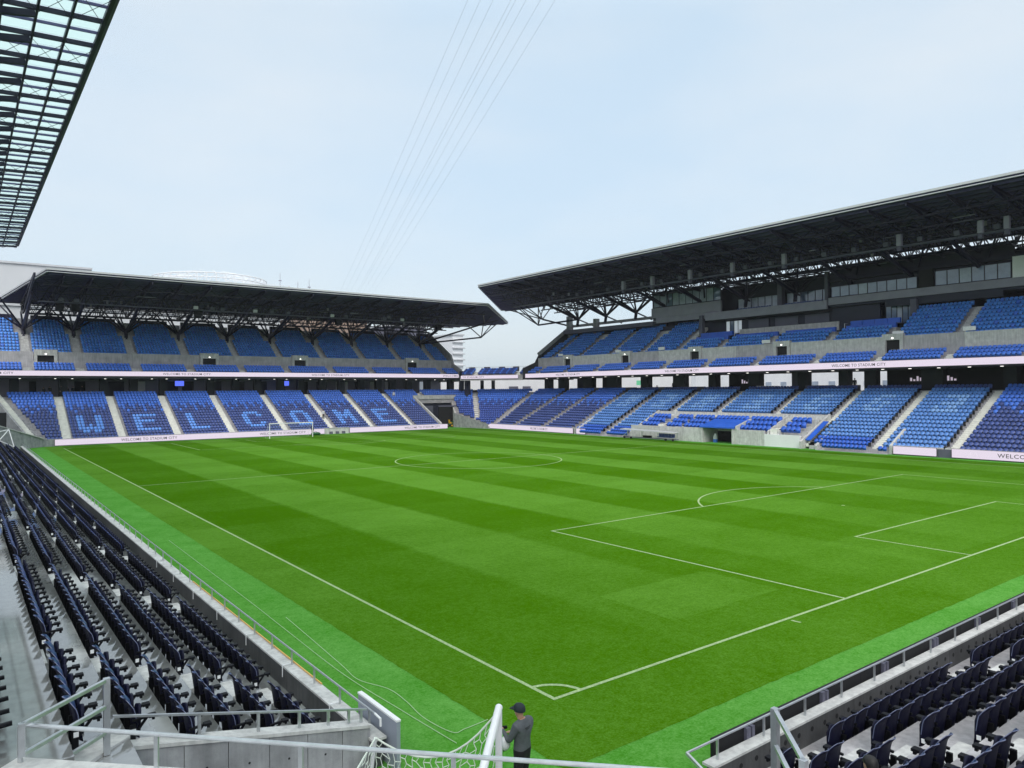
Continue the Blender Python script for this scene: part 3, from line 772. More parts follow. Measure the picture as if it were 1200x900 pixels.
# central lower boxes: three deep rows behind a concrete wall
def cheek(s, w_, prof, mat_="concrete_pale"): return MB(FRT).prism(prof, s-w_/2, s+w_/2).build("cheek_wall", mat_, rst)
for a, c in ((58.0, 66.8), (42.9, 47.6)):
    MB(FRT).box(a, c, 0.1, 0.4, -0.05, 2.02).build("box_front_wall", "concrete_pale", rst)
MB(FRT).box(53.0, 58.0, 0.1, 0.4, -0.05, 2.05).build("box_front_wall", "concrete_pale", rst)
MB(FRT).box(37.8, 42.88, 0.1, 0.4, -0.05, 1.6).build("box_front_wall", "white_wall", rst)
BX = [(0.42, 1.42), (1.75, 1.98), (3.1, 2.54)]
for i, (d, z) in enumerate(BX):
    for a, c in ((57.0, 66.8), (53.3, 57), (37.8, 47.4)) + (((47.4, 53.3),) if i == 2 else ()):
        MB(FRT).box(a, c, d, d+1.33, z-1.0, z).build("terrace_step", "concrete_pale", rst)
        for s0, s1 in (((a+0.2, 60.3), (61.6, c-1.6)) if a == 57.0 else ((42.3, c), (a+0.3, 41.0)) if a == 37.8 else ((a, c),)):
            row_seats(FRT, s0, s1, d+0.55, z, lambda q, n: "seat_royal", 1.45, 0.68)
MB(FRT).box(37.8, 66.8, 4.45, 6.9, 0.5, 3.45).build("box_aisle", "concrete_pale", rst)
MB(FRT).box(37.4, 66.9, 6.55, 6.8, 3.45, 4.05).build("box_back_wall", "concrete_pale", rst)
MB(FRT).box(41.2, 42.2, 0.45, 4.4, 1.0, 2.3).build("box_stair", "step_pale", rst)
MB(FRT).box(60.5, 61.5, 0.45, 4.4, 1.0, 2.3).build("box_stair", "step_pale", rst)
cheek(41.0, 0.25, [(0.4, 1.2), (0.4, 2.0), (5.0, 3.9), (5.0, 1.2)])
cheek(42.5, 0.25, [(0.4, 1.2), (0.4, 2.0), (5.0, 3.9), (5.0, 1.2)])
cheek(37.5, 0.3, [(-0.3, -0.05), (-0.3, 0.9), (6.8, 4.2), (6.8, -0.05)])
cheek(35.35, 0.3, [(-0.3, -0.05), (-0.3, 0.5), (0.4, 1.0), (5.6, 3.5), (5.6, -0.05)])
cheek(66.85, 0.3, [(0.0, -0.05), (0.0, 1.0), (6.8, 4.2), (6.8, -0.05)])
cheek(26.4, 0.3, [(-0.15, -0.05), (-0.15, 1.0), (3.4, 2.8), (3.4, -0.05)])
cheek(79.0, 0.3, [(-0.15, -0.05), (-0.15, 1.0), (3.4, 2.8), (3.4, -0.05)])
MB(FRT).add([(36.6, 0.6, 1.15), (37.3, 0.6, 1.15), (37.3, 4.9, 3.3), (36.6, 4.9, 3.3), (36.6, 0.6, 1.03), (37.3, 0.6, 1.03), (37.3, 4.9, 3.18), (36.6, 4.9, 3.18)],
            [(0, 1, 2, 3), (7, 6, 5, 4), (0, 4, 5, 1), (1, 5, 6, 2), (2, 6, 7, 3), (3, 7, 4, 0)]).build("stair_cover", "seat_royal", rst)
MB(FRT).add([(65.2, 0.6, 1.15), (66.3, 0.6, 1.15), (66.3, 5.5, 3.4), (65.2, 5.5, 3.4), (65.2, 0.6, 1.0), (66.3, 0.6, 1.0), (66.3, 5.5, 3.25), (65.2, 5.5, 3.25)],
            [(0, 1, 2, 3), (7, 6, 5, 4), (0, 4, 5, 1), (1, 5, 6, 2), (2, 6, 7, 3), (3, 7, 4, 0)]).build("stair_cover", "seat_royal", rst)
# players' tunnel with blue canopy
tun = MB(FRT).box(52.75, 53.05, -0.1, 4.5, -0.03, 2.2).box(47.55, 47.85, -0.1, 4.5, -0.03, 2.2).build("players_tunnel", "concrete_pale", rst)
MB(FRT).box(47.86, 52.74, 3.4, 3.6, 0.0, 2.2).build("tunnel_back", "black_matt", tun)
MB(FRT).add([(47.4, -0.2, 2.12), (53.2, -0.2, 2.12), (53.2, 4.3, 3.3), (47.4, 4.3, 3.3), (47.4, -0.2, 2.3), (53.2, -0.2, 2.3), (53.2, 4.3, 3.48), (47.4, 4.3, 3.48)],
            [(3, 2, 1, 0), (4, 5, 6, 7), (0, 1, 5, 4), (1, 2, 6, 5), (2, 3, 7, 6), (3, 0, 4, 7)]).build("canopy", "seat_royal", tun)
cheek(47.2, 0.25, [(0.0, 2.0), (0.0, 2.45), (4.6, 3.75), (4.6, 2.0)])
bt = thing("drink_dispenser", "small white and blue upright container at the tunnel mouth", "dispenser", (74.3, 51.6, 0))
MB().tube([(74.3, 51.6, 0), (74.3, 51.6, 0.45)], 0.33, 12).build("base", "bottle_blue", bt); MB().tube([(74.3, 51.6, 0.452), (74.3, 51.6, 0.95)], 0.30, 12).build("body", "shirt_white", bt)
MB().tube([(74.3, 51.6, 0.952), (74.3, 51.6, 1.05), (74.3, 51.6, 1.25)], 0.16, 10, r2=0.12).build("cap", "white_paint", bt)
# concourse under the upper tier
RC = [(106, 104.2), (100.9, 1.2), (93, 1.5), (86.4, 1.6), (77.8, 1.0), (70, 1.5), (62.8, 0.9), (55.5, 1.4), (50.5, 0.0), (46.4, 0.9), (40.2, 0.7), (36.7, 0.9), (28.7, 1.2), (18.5, 1.5), (9, 1.4), (1, 1.4)]
for s, w_ in [(105.6, 1.5), (100.9, 2.0), (93.1, 2.6), (86.2, 2.8), (77.9, 1.7), (69.9, 2.5), (62.8, 1.5), (54.8, 2.0), (46.5, 1.5), (40.2, 1.4), (36.4, 1.6), (28.4, 2.6), (19.6, 1.4), (10, 1.5), (1, 1.5)]:
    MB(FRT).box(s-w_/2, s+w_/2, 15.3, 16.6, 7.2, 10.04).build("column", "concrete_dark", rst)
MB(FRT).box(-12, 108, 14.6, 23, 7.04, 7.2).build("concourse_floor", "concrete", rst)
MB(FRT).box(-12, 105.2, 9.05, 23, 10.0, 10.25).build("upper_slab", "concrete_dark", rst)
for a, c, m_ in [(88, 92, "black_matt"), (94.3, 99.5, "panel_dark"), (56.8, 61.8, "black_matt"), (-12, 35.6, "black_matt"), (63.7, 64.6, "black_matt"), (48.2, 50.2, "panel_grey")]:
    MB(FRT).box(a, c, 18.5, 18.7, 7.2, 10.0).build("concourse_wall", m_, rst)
for a, c in ((70.7, 77), (63.6, 69), (50, 54), (41, 45.7), (37.3, 39.5), (86.9, 92.2), (79, 85)):
    MB(FRT).box(a+0.1, c-0.1, 14.62, 14.72, 7.2, 8.0).build("parapet", "panel_grey" if a != 50 else "white_wall", rst)
# raised black letters sign boards inside the concourse (unreadable at this size: pale dots)
for s, w_ in ((57.8, 2.6), (31.5, 2.4), (27.2, 1.4)):
    t = MB(FRT).box(s-w_/2-0.3, s+w_/2+0.3, 17.9, 18.0, 8.1, 9.4).build("sign_panel", "black_matt", rst)
    for j in range(int(w_/0.42)):
        x0 = s-w_/2+0.42*j
        MB(FRT).box(x0, x0+0.26, 17.87, 17.897, 8.45, 8.45+0.25+0.2*((j*7) % 3)).build("sign_mark", "emblem_pale", t)
MB(FRT).box(80.6, 82.6, 18.3, 18.4, 8.4, 9.3).build("exit_sign", "exit_green", rst)
for k_ in range(30):
    s = 2+3.4*k_
    MB(FRT).box(s-0.15, s+0.15, 11.0, 11.2, 9.95, 9.995).build("ceiling_lamp", "lamp_glow", rst)
# upper tier
RU0, RU1 = -12.0, 105.0
RUA = [101.3, 92.9, 84.6, 76.4, 68.2, 59.7, 50.6, 41.2, 32.6, 24.2, 15.8, 7.4]
for i in range(3):
    d = 9.45+0.85*i; z = 10.75+0.42*i
    MB(FRT).box(RU0, RU1, d-0.13, d+0.72, z-0.5, z).build("terrace_step", "concrete", rst)
    cuts = [RU1+0.4]+RUA+[RU0]
    for bi in range(len(cuts)-1): row_seats(FRT, cuts[bi+1]+0.65, cuts[bi]-0.65, d, z, lambda q, n: "seat_light")
for s in RUA: stairs(FRT, rst, s, 1, 2, 9.32, 10.75, 0.85, 0.42, 1.2, "step_pale")
MB(FRT).box(RU0, RU1, 11.87, 13.0, 11.1, 11.6).build("cross_aisle", "concrete", rst)
RV = [95.6, 79.8, 64.0, 48.0, 31.9, 15.0]
ed = [RU0]+[v for s in sorted(RV) for v in (s-1.36, s+1.36)]+[RU1]
for k_ in range(0, len(ed), 2):
    a, c = ed[k_], ed[k_+1]; n = max(1, int((c-a)/6.5))
    for j in range(n): MB(FRT).box(a+(c-a)*j/n+0.012, a+(c-a)*(j+1)/n-0.012, 12.5, 12.75, 11.6, 14.3).build("wall_panel", "concrete_pale" if (j+k_) % 3 else "concrete", rst)
for s in RV: vomitory(FRT, rst, s, 12.65, 11.6, 1.8, 2.2, 14.6)
UUD, UUZ, UUP, UUR = 13.0, 13.65, 0.82, 0.53
def upper_n(mid): return 11 if mid > 66 else 4 if mid > 33 else 9
for i in range(11):
    d = UUD+UUP*i; z = UUZ+UUR*i
    rngs = [(67.9, RU1)] if i >= 4 else [(RU0, RU1)]
    if 4 <= i < 9: rngs.append((RU0, 31.9))
    for a, c in rngs: MB(FRT).box(a, c, d-0.13, d+UUP-0.13, z-0.75, z).build("terrace_step", "concrete", rst)
    cuts = [RU1+0.4]+RUA+[RU0]
    for bi in range(len(cuts)-1):
        s0, s1 = cuts[bi+1]+0.65, cuts[bi]-0.65
        if i < upper_n((s0+s1)/2):
            if i > 6 and s0 > 66: s0 += 0.5*(bi % 2); s1 -= 0.9*((bi+1) % 2)
            row_seats(FRT, s0, s1, d, z, lambda q, n: "seat_upper" if (q*7+i*5) % 11 else "seat_light")
for s in RUA: stairs(FRT, rst, s, 1, upper_n(s+1)-1, UUD-0.13, UUZ, UUP, UUR, 1.2, "concrete_pale")
# box terraces in the middle: strips of royal blue cushions
for a, c in ((60.5, 67), (51.3, 59), (42, 50), (33.4, 40.4)):
    MB(FRT).box(a-0.2, c+0.2, UUD+UUP*4-0.1, UUD+UUP*4+3.4, 14.6, 15.75).build("box_terrace", "concrete_pale", rst)
    for j in range(2 if a in (60.5, 33.4) else 1):
        n = int((c-a)/1.6)
        for k_ in range(n):
            s0 = a+(c-a)*k_/n
            MB(FRT).box(s0+0.03, s0+(c-a)/n-0.03, UUD+UUP*4+0.3+1.2*j, UUD+UUP*4+0.75+1.2*j, 15.76+0.75*j, 16.45+0.75*j).build("cushion", "seat_royal", rst)
    MB(FRT).tube([(c+0.1, 16.4, 15.8), (c+0.1, 16.4, 16.8), (c+0.1, 18.4, 16.8)], 0.03, 6).build("box_rail", "galvanised", rst)
# glazed upper storeys
def wall(name, a, c, d0, d1, z0, z1, m_): return MB(FRT).box(a, c, d0, d1, z0, z1).build(name, m_, rst)
def glazing(a, c, d, z0, z1, n, m_="window_glass"):
    f = MB(FRT).box(a, c, d+0.02, d+0.12, z0-0.08, z0).box(a, c, d+0.02, d+0.12, z1, z1+0.08)
    for k_ in range(n+1):
        s = a+(c-a)*k_/n; f.box(s-0.05, s+0.05, d+0.02, d+0.12, z0, z1)
    fr_ = f.build("window_frame", "panel_dark", rst)
    for k_ in range(n):
        s0 = a+(c-a)*k_/n+0.055; s1 = a+(c-a)*(k_+1)/n-0.055
        mm = m_ if (k_*5+int(a)) % 7 else ("window_blind" if m_ == "window_glass" else "window_glass")
        MB(FRT).box(s0, s1, d+0.06, d+0.08, z0+0.003, z1-0.003).build("pane", mm, fr_)
wall("suite_parapet", 63.6, 79.2, 18.9, 19.3, 20.9, 22.7, "panel_mid")
wall("suite_soffit", 63.6, 79.2, 19.31, 27, 20.4, 20.9, "panel_dark")
wall("suite_parapet", 63.6, 78.2, 18.96, 19.4, 19.9, 20.89, "panel_mid")
glazing(63.9, 79.0, 19.3, 22.9, 25.1, 10, "window_blind")
wall("suite_end", 79.05, 79.3, 19.31, 27, 20.9, 25.2, "panel_dark")
wall("suite_roof_beam", 20, 79.2, 19.0, 19.6, 25.2, 25.7, "steel_dark")
wall("balcony_front", 44.3, 66.5, 18.4, 18.8, 19.4, 20.7, "panel_mid")
wall("balcony_floor", 44.3, 66.5, 18.81, 24, 19.3, 19.7, "panel_dark")
glazing(45.5, 52.8, 21.5, 20.4, 22.8, 6); glazing(54.2, 62.0, 21.5, 20.4, 22.8, 6, "window_blind")
wall("balcony_back", 44.3, 63.6, 21.7, 22.0, 19.7, 25.2, "panel_dark")
wall("balcony_pier", 53.0, 53.8, 20.4, 21.4, 19.7, 25.0, "panel_grey")
wall("balcony_pier", 44.4, 44.9, 18.9, 19.6, 20.7, 25.0, "panel_grey")
for k_, (a, c) in enumerate(((45.8, 52.5), (54.6, 61.5))):
    row_seats(FRT, a, c, 19.4, 20.0, lambda q, n: "seat_far_navy"); row_seats(FRT, a, c, 20.2, 20.25, lambda q, n: "seat_far_navy")
glazing(31.7, 43.9, 19.0, 21.15, 22.6, 9); glazing(20.6, 29.4, 19.0, 21.15, 23.0, 6)
wall("suite_parapet", -12, 44.2, 18.7, 19.0, 19.95, 21.0, "panel_mid")
wall("suite_slab", -12, 44.2, 19.01, 27, 19.6, 20.4, "panel_dark")
wall("suite_back", 20.4, 44.2, 19.6, 19.9, 20.41, 25.2, "panel_dark")
wall("dark_band", 21.5, 36, 18.95, 19.3, 18.9, 19.94, "panel_dark")
wall("suite_pier", 29.6, 31.4, 18.9, 19.5, 21.0, 23.4, "black_matt")
wall("white_pier", 18.6, 20.3, 18.6, 20.0, 21.0, 23.6, "white_wall")
wall("suite_beam", -12, 44.3, 18.9, 19.58, 23.4, 24.0, "steel_dark")
wall("grey_wall", 37.0, 44.2, 19.6, 19.9, 15.8, 19.6, "panel_dark")
for a, c in ((45, 49), (50.2, 54.2), (55.4, 59.2)): wall("shutter", a, c, 20.4, 20.6, 17.3, 19.0, "panel_grey")
wall("lower_back", 44.2, 80, 20.62, 20.9, 15.0, 19.3, "panel_dark")
wall("lower_back", -12, 36.8, 22.5, 22.8, 15.0, 19.6, "black_matt")
wall("core_wall", -12, 79.0, 23.0, 23.3, 13.5, 25.2, "panel_dark")
wall("plant_back", 79.1, 105.0, 22.3, 22.6, 16.5, 19.59, "panel_dark")
wall("low_wall", 43.0, 60.3, 19.4, 19.6, 16.2, 17.5, "concrete_pale")
wall("post", 67.2, 67.9, 18.5, 19.2, 17.0, 20.4, "panel_grey"); wall("post", 31.6, 32.4, 18.5, 19.2, 16.4, 19.6, "panel_grey")
glazing(60.4, 63.6, 20.3, 17.0, 19.1, 4, "lit_interior"); glazing(32.6, 36.4, 20.0, 16.6, 19.0, 5)
for k_ in range(4):
    s = 20.5+1.9*k_
    MB(FRT).box(s-0.25, s+0.25, 22.2, 22.45, 18.8, 19.05).build("wall_lamp", "window_blind", rst)
for s, i in ((98.2, 1), (82, 1), (71.5, 1), (50.9, 0), (31.4, 0), (23.0, 1)):
    t = MB(FRT).box(s-0.7, s+0.7, 12.78, 12.9, 14.45, 14.95).build("notice_panel", "white_paint", rst)
# left plant deck beside the boxes and end wall
wall("plant_deck", 79.3, 104.8, 19.4, 26, 19.6, 20.4, "panel_grey")
wall("plant_beam", 79.3, 105.5, 22.0, 22.6, 21.2, 21.7, "concrete_wall")
wall("deck_post", 104.6, 105.6, 21.0, 22.0, 19.0, 23.6, "concrete_wall"); wall("deck_post", 96.3, 97.2, 21.0, 22.0, 19.0, 22.4, "concrete_wall")
MB(FRT).prism([(8.8, 9.8), (8.8, 12.2), (12.0, 13.4), (13.0, 15.0), (22.5, 21.4), (22.5, 9.8)], 105.05, 105.6).build("side_wall", "concrete_dark", rst)
MB(FRT).beam((105.3, 12.9, 15.2), (105.3, 22.5, 21.7), 0.8, 0.5).build("side_coping", "concrete_wall", rst)

# ---- corner block between them
cor = thing("grandstand", "low roofless corner seating block between the far and right stands", "grandstand", (80, 110, 0))
CL = {0: 2.34, 1: 3.87, 2: 5.41, 3: 6.96, 4: 8.73, 5: 10.2}
for i in range(17):
    d = 0.35+DEP*i; z = Z0+RI*i
    t1 = CL.get(i, 10.2+0.6*(i-5)); t0 = -d*mit+0.35
    MB(FC).box(t0-0.4, t1, d-0.13, d-0.13+DEP, z-0.85, z).build("terrace_step", "concrete", cor)
    ai = 4.2+0.42*i-0.5
    def colf(q, n, i=i):
        if i >= 12: return "seat_light"
        if i == 11: return "seat_light" if q % 3 else "seat_corner"
        if i in (9, 10): return "seat_light" if q % 4 == 1 else "seat_corner"
        return "seat_corner"
    if i >= 1 and t1-1.1 > ai+0.5:
        row_seats(FC, t0+0.4, ai-0.5, d, z, colf); row_seats(FC, ai+0.55, t1-0.3, d, z, colf)
        MB(FC).box(ai-0.5, ai+0.5, d-0.56, d-0.14, z-RI+0.004, z-RI/2).build("aisle_step", "step_pale", cor)
    else: row_seats(FC, t0+0.4, t1-0.3, d, z, colf)
# mitre stair along the right stand boundary
ms = FR((73.0, 103.7, 0), (-0.27, 0.963), (0.963, 0.27))
stairs(ms, cor, -0.1, 1, 16, 0.25, Z0, DEP*1.035, RI, 0.95)
MB(FC).add([(1.2, -0.2, -0.05), (10.9, 3.9, -0.05), (10.9, 3.9, 3.0), (1.2, -0.2, 0.95), (1.5, 0.2, -0.05), (10.9, 4.3, -0.05), (10.9, 4.3, 3.0), (1.5, 0.2, 0.95)],
           [(0, 3, 2, 1), (4, 5, 6, 7), (3, 7, 6, 2), (1, 2, 6, 5), (0, 4, 7, 3)]).build("wedge_wall", "concrete_wall", cor)
MB(FC).add([(10.6, 4.4, 0.0), (17.0, 15.0, 0.0), (17.0, 15.0, 6.4), (10.6, 4.4, 3.1), (10.9, 4.3, 0.0), (17.3, 14.9, 0.0), (17.3, 14.9, 6.4), (10.9, 4.3, 3.1)],
           [(0, 1, 2, 3), (7, 6, 5, 4), (3, 2, 6, 7), (0, 3, 7, 4)]).build("side_wall", "concrete_pale", cor)
MB(FC).box(-2.5, 12.0, 9.4, 9.7, 9.75, 10.02).build("ring_beam", "concrete", cor)
MB(FC).box(-3.5, 12.0, 9.4, 13.2, 10.021, 10.3).build("upper_slab", "concrete", cor)
for i in range(3):
    d = 9.9+0.85*i; z = 10.75+0.42*i
    MB(FC).box(-3-0.2*i, 12.0, d-0.13, d+0.72, z-0.45, z).build("terrace_step", "concrete", cor)
    for s0, s1 in ((-3.3, -1.75), (-0.75, 8.15), (9.15, 11.8)): row_seats(FC, s0, s1, d, z, lambda q, n: "seat_corner" if q % 3 else "seat_light")
for s in (-1.25, 8.65): stairs(FC, cor, s, 1, 2, 9.77, 10.75, 0.85, 0.42, 1.0)
cr_ = MB(FC).tube([(-3, 12.6, 12.7), (12, 12.6, 12.7)], 0.03, 6).build("back_rail", "galvanised", cor)
for k_ in range(11): MB(FC).tube([(-2.8+1.38*k_, 12.6, 11.6), (-2.8+1.38*k_, 12.6, 12.7)], 0.025, 5).build("rail_post", "galvanised", cor)
for s in (0.2, 3.5, 7.0, 10.6): MB(FC).box(s-0.7, s+0.7, 12.65, 12.8, 11.7, 12.75).build("screen_panel", "panel_grey", cor)
MB(FC).box(-4, 22, 14.4, 22.4, 7.05, 7.2).build("concourse_floor", "concrete", cor)
for s in (6.6, 9.3): MB(FC).box(s-0.3, s+0.3, 14.8, 15.4, 7.2, 10.02).build("column", "concrete_dark", cor)
MB(FC).box(-1.5, 18, 14.45, 14.55, 7.2, 7.75).build("parapet", "panel_dark", cor)
# ------------------------------------------------------------------ roofs of the far and right stands
def big_roof(fr, name, label, loc, poly, d0, z0, slope, nodes, dn, zn, dback, srange, bays, cat_d, label_l):
    rf = thing(name, label, "roof", loc)
    zp = lambda s, d: z0-slope*(d-d0)
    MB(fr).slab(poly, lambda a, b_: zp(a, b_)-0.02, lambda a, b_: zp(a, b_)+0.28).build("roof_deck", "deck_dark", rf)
    # pale gutter fascia round the edge
    n = len(poly)
    for i in range(n):
        p, q = poly[i], poly[(i+1) % n]
        MB(fr).beam((p[0], p[1], zp(*p)+0.32), (q[0], q[1], zp(*q)+0.32), 0.25, 0.26).build("fascia", "fascia", rf); MB(fr).beam((p[0], p[1], zp(*p)-0.06), (q[0], q[1], zp(*q)-0.06), 0.2, 0.09).build("gutter_lip", "fascia", rf)
    def span(d):
        """roof extent along s at depth d"""
        xs = []
        for i in range(n):
            p, q = poly[i], poly[(i+1) % n]
            if (p[1]-d)*(q[1]-d) < 0: t = (d-p[1])/(q[1]-p[1]); xs.append(p[0]+t*(q[0]-p[0]))
        return min(xs), max(xs)
    k_ = 0; d = d0+0.9
    while d < dback-0.5:
        a, c = span(d)
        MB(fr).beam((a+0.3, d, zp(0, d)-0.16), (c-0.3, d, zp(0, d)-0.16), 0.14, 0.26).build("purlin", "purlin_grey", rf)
        d += 1.55
    chord = lambda d: -0.55-2.2*min(1, max(0, (d-d0)/(dn-2-d0))) if d < dn else -2.75+1.2*(d-dn)/(dback-dn)
    s_list = list(nodes); mids = [(nodes[i]+nodes[i+1])/2 for i in range(len(nodes)-1)]
    for s in s_list+mids:
        main = s in s_list
        a_d = d0+0.4
        # edge bays run out to the chamfer
        m = MB(fr); ds = [a_d+(dback-1.0-a_d)*j/10 for j in range(11)]
        tk = 0.26 if main else 0.16
        m.beam((s, ds[0], zp(s, ds[0])-0.42), (s, ds[-1], zp(s, ds[-1])-0.42), tk, 0.3)
        for j in range(10):
            za, zb = zp(s, ds[j])+chord(ds[j]), zp(s, ds[j+1])+chord(ds[j+1])
            m.beam((s, ds[j], za), (s, ds[j+1], zb), tk, tk)
            if j: m.beam((s, ds[j], zp(s, ds[j])-0.4), (s, ds[j], za), 0.1, 0.1)
            m.beam((s, ds[j] if j % 2 else ds[j+1], zp(s, ds[j] if j % 2 else ds[j+1])-0.4), (s, ds[j+1] if j % 2 else ds[j], zb if j % 2 else za), 0.11, 0.11)
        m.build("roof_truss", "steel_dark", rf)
    # lengthwise trusses
    for d, dp in ((d0+4.0, 0.7), (d0+7.5, 1.2), (dn-9.5, 1.7), (dn-6.5, 1.9), (dn-3.5, 2.1), (dn+0.3, 2.3), (dback-3, 1.6)):
        a, c = span(d); a = max(a, srange[0])+0.5; c = min(c, srange[1])-0.5
        m = MB(fr); n_ = int((c-a)/2.1)
        m.beam((a, d, zp(0, d)-0.5-dp), (c, d, zp(0, d)-0.5-dp), 0.2, 0.2)
        for j in range(n_):
            x0 = a+(c-a)*j/n_; x1 = a+(c-a)*(j+1)/n_; xm = (x0+x1)/2
            m.beam((x0, d, zp(0, d)-0.4), (xm, d, zp(0, d)-0.5-dp), 0.09, 0.09); m.beam((xm, d, zp(0, d)-0.5-dp), (x1, d, zp(0, d)-0.4), 0.09, 0.09)
        m.build("edge_truss", "steel_dark", rf)
    # branching struts above every column foot
    for k_, s in enumerate(s_list):
        foot = (s, dn, zn)
        st = MB(fr).tube([(s, dn-0.3, zn-1.3), (s, dn, zn+0.15)], 0.30, 8).build("column_head", "steel_dark", rf)
        tgt = [(s+0.3, dn-13.0, 0.34, 0.20), (s-3.9, dn-5.5, 0.17, 0.12), (s+3.9, dn-5.5, 0.17, 0.12), (s-4.15, dn+0.3, 0.19, 0.13), (s+4.15, dn+0.3, 0.19, 0.13), (s-2.0, dn+0.3, 0.13, 0.1), (s+2.0, dn+0.3, 0.13, 0.1), (s-3.2, dn+5.5, 0.15, 0.1), (s+3.2, dn+5.5, 0.15, 0.1), (s, dn+6, 0.2, 0.15)]
        for a, d, r_, r2 in tgt:
            d = min(d, dback-1.2)
            ze = zp(a, d)+(chord(d) if abs(a-s) < 1 else -0.6 if d > dn+1 or d < dn-3 else -2.4)
            MB(fr).tube([foot, (a, d, ze)], r_, 6, r2=r2).build("branch_strut", "steel_dark", rf)
        # low back stay
        MB(fr).tube([(s, dn, zn), (s, dn+4.5, zn-1.2)], 0.14, 6).build("back_stay", "steel_dark", rf)
    # conduits and small fittings among the trusses
    a, c = srange[0]+2, srange[1]-2
    for j in range(70):
        x = random.uniform(a, c); d = random.uniform(d0+6, dn-1); L_ = random.uniform(0.6, 3.2); zz = zp(0, d)-random.uniform(0.8, 2.6)
        if j % 3: MB(fr).beam((x, d, zz), (x+L_, d, zz), 0.09, 0.09).build("conduit", "panel_mid" if j % 2 else "panel_grey", rf)
        else: MB(fr).beam((x, d, zz), (x, d, zz-0.5), 0.28, 0.28).build("junction_box", "panel_mid", rf)
    # catwalk
    zc = lambda d: zp(0, d)-3.0
    m = MB(fr).box(srange[0]+1, srange[1]-1, cat_d, cat_d+1.0, zc(cat_d), zc(cat_d)+0.12)
    cw_ = m.build("catwalk", "panel_grey", rf)
    for z_ in (0.55, 1.05): MB(fr).tube([(srange[0]+1, cat_d, zc(cat_d)+z_), (srange[1]-1, cat_d, zc(cat_d)+z_)], 0.03, 5).build("catwalk_rail", "panel_grey", cw_)
    m = MB(fr); x = srange[0]+1
    while x < srange[1]-1:
        m.beam((x, cat_d+0.5, zc(cat_d)), (x, cat_d+0.5, zp(0, cat_d)-0.3), 0.06, 0.06); m.beam((x, cat_d, zc(cat_d)), (x, cat_d, zc(cat_d)+1.05), 0.04, 0.04); x += 2.1
    m.build("catwalk_hanger", "steel_dark", rf)
    return rf, zp, zc
far_poly = [(-1.5, -1.5), (75.5, -1.5), (96.0, 19.0), (86.5, 28.5), (-6.5, 28.5)]
frf, fzp, fzc = big_roof(FF, "stand_roof", "dark cantilever roof over the far end stand", (34, 118, 21), far_poly, -1.5, 25.15, 0.057, UA, 21.5, 18.4, 28.5, (-3, 78), None, 7.0, "far")
rs_poly = [(-27.0, 22.0), (-3.0, -1.0), (107.4, -1.0), (131.5, 22.5), (130.0, 24.5), (-25.0, 24.5)]
rrf, rzp, rzc = big_roof(FRT, "stand_roof", "long dark cantilever roof over the right side stand", (85, 50, 25), rs_poly, -1.0, 28.55, 0.048, [-1.4, 7.2, 15.8, 24.2, 32.6, 41.2, 50.6, 59.7, 68.2, 76.4, 84.6, 92.9, 101.3], 20.6, 22.6, 24.5, (-10, 110), None, 8.5, "right")
# far right corner of both roofs: cantilevered tip frames under the chamfer
def tip(fr, rf, foot, mid, ends, zp):
    MB(fr).tube([foot, mid], 0.2, 6).build("tip_strut", "steel_dark", rf)
    for a, d in ends: MB(fr).tube([mid, (a, d, zp(a, d)-0.3)], 0.12, 6).build("tip_strut", "steel_dark", rf)
tip(FF, frf, (72.6, 21.5, 18.4), (88.0, 19.0, 20.3), [(92.5, 19.0), (90, 17), (86, 15), (84, 20)], fzp)
tip(FF, frf, (72.6, 21.5, 18.4), (84.5, 12.5, 23.0), [(89, 13.5), (84, 9), (81, 8)], fzp)
tip(FRT, rrf, (101.3, 20.6, 22.6), (116.5, 22.0, 22.6), [(126, 22), (122, 20), (119, 18), (117, 22.5), (113, 21)], rzp)
tip(FRT, rrf, (105.3, 21.8, 21.5), (112.5, 20.0, 23.5), [(128, 22.5), (118, 16), (112, 12), (108, 14), (105, 18)], rzp)
# lights and loudspeakers hung under the roofs
k_ = 0
for s in [1.0, 3.0, 20.5, 23.2, 24.9, 30.5, 33.5, 36.5, 45, 47.8, 56, 60]:
    t = thing("floodlight", f"{ordn(k_)} small lamp unit from the left on the catwalk under the far roof", "floodlight", FF.P(s, 6.8, fzc(7)+0.4), "lamp units under the far roof"); k_ += 1
    hgt = 0.5+0.35*((k_*3) % 3)
    MB(FF).box(s-0.35, s+0.35, 6.55, 6.9, fzc(7)+0.15, fzc(7)+0.15+hgt).build("housing", "panel_grey" if k_ % 3 else "fascia", t); MB(FF).box(s-0.05, s+0.05, 6.9, 7.05, fzc(7)+0.1, fzc(7)+0.5).build("bracket", "steel_dark", t)
for k_, s in enumerate((0.8, 2.9, 21, 46.5, 69)):
    t = thing("loudspeaker", f"{ordn(k_)} black loudspeaker box from the left hanging below the far roof", "loudspeaker", FF.P(s, 7.4, fzc(7)-1.0), "loudspeakers below the far roof")
    MB(FF).box(s-0.55, s+0.55, 7.0, 7.8, fzc(7)-1.25, fzc(7)-0.12).build("cabinet", "black_plastic", t); MB(FF).beam((s, 7.4, fzc(7)-0.12), (s, 7.4, fzc(7)+0.0), 0.1, 0.1).build("bracket", "panel_grey", t)
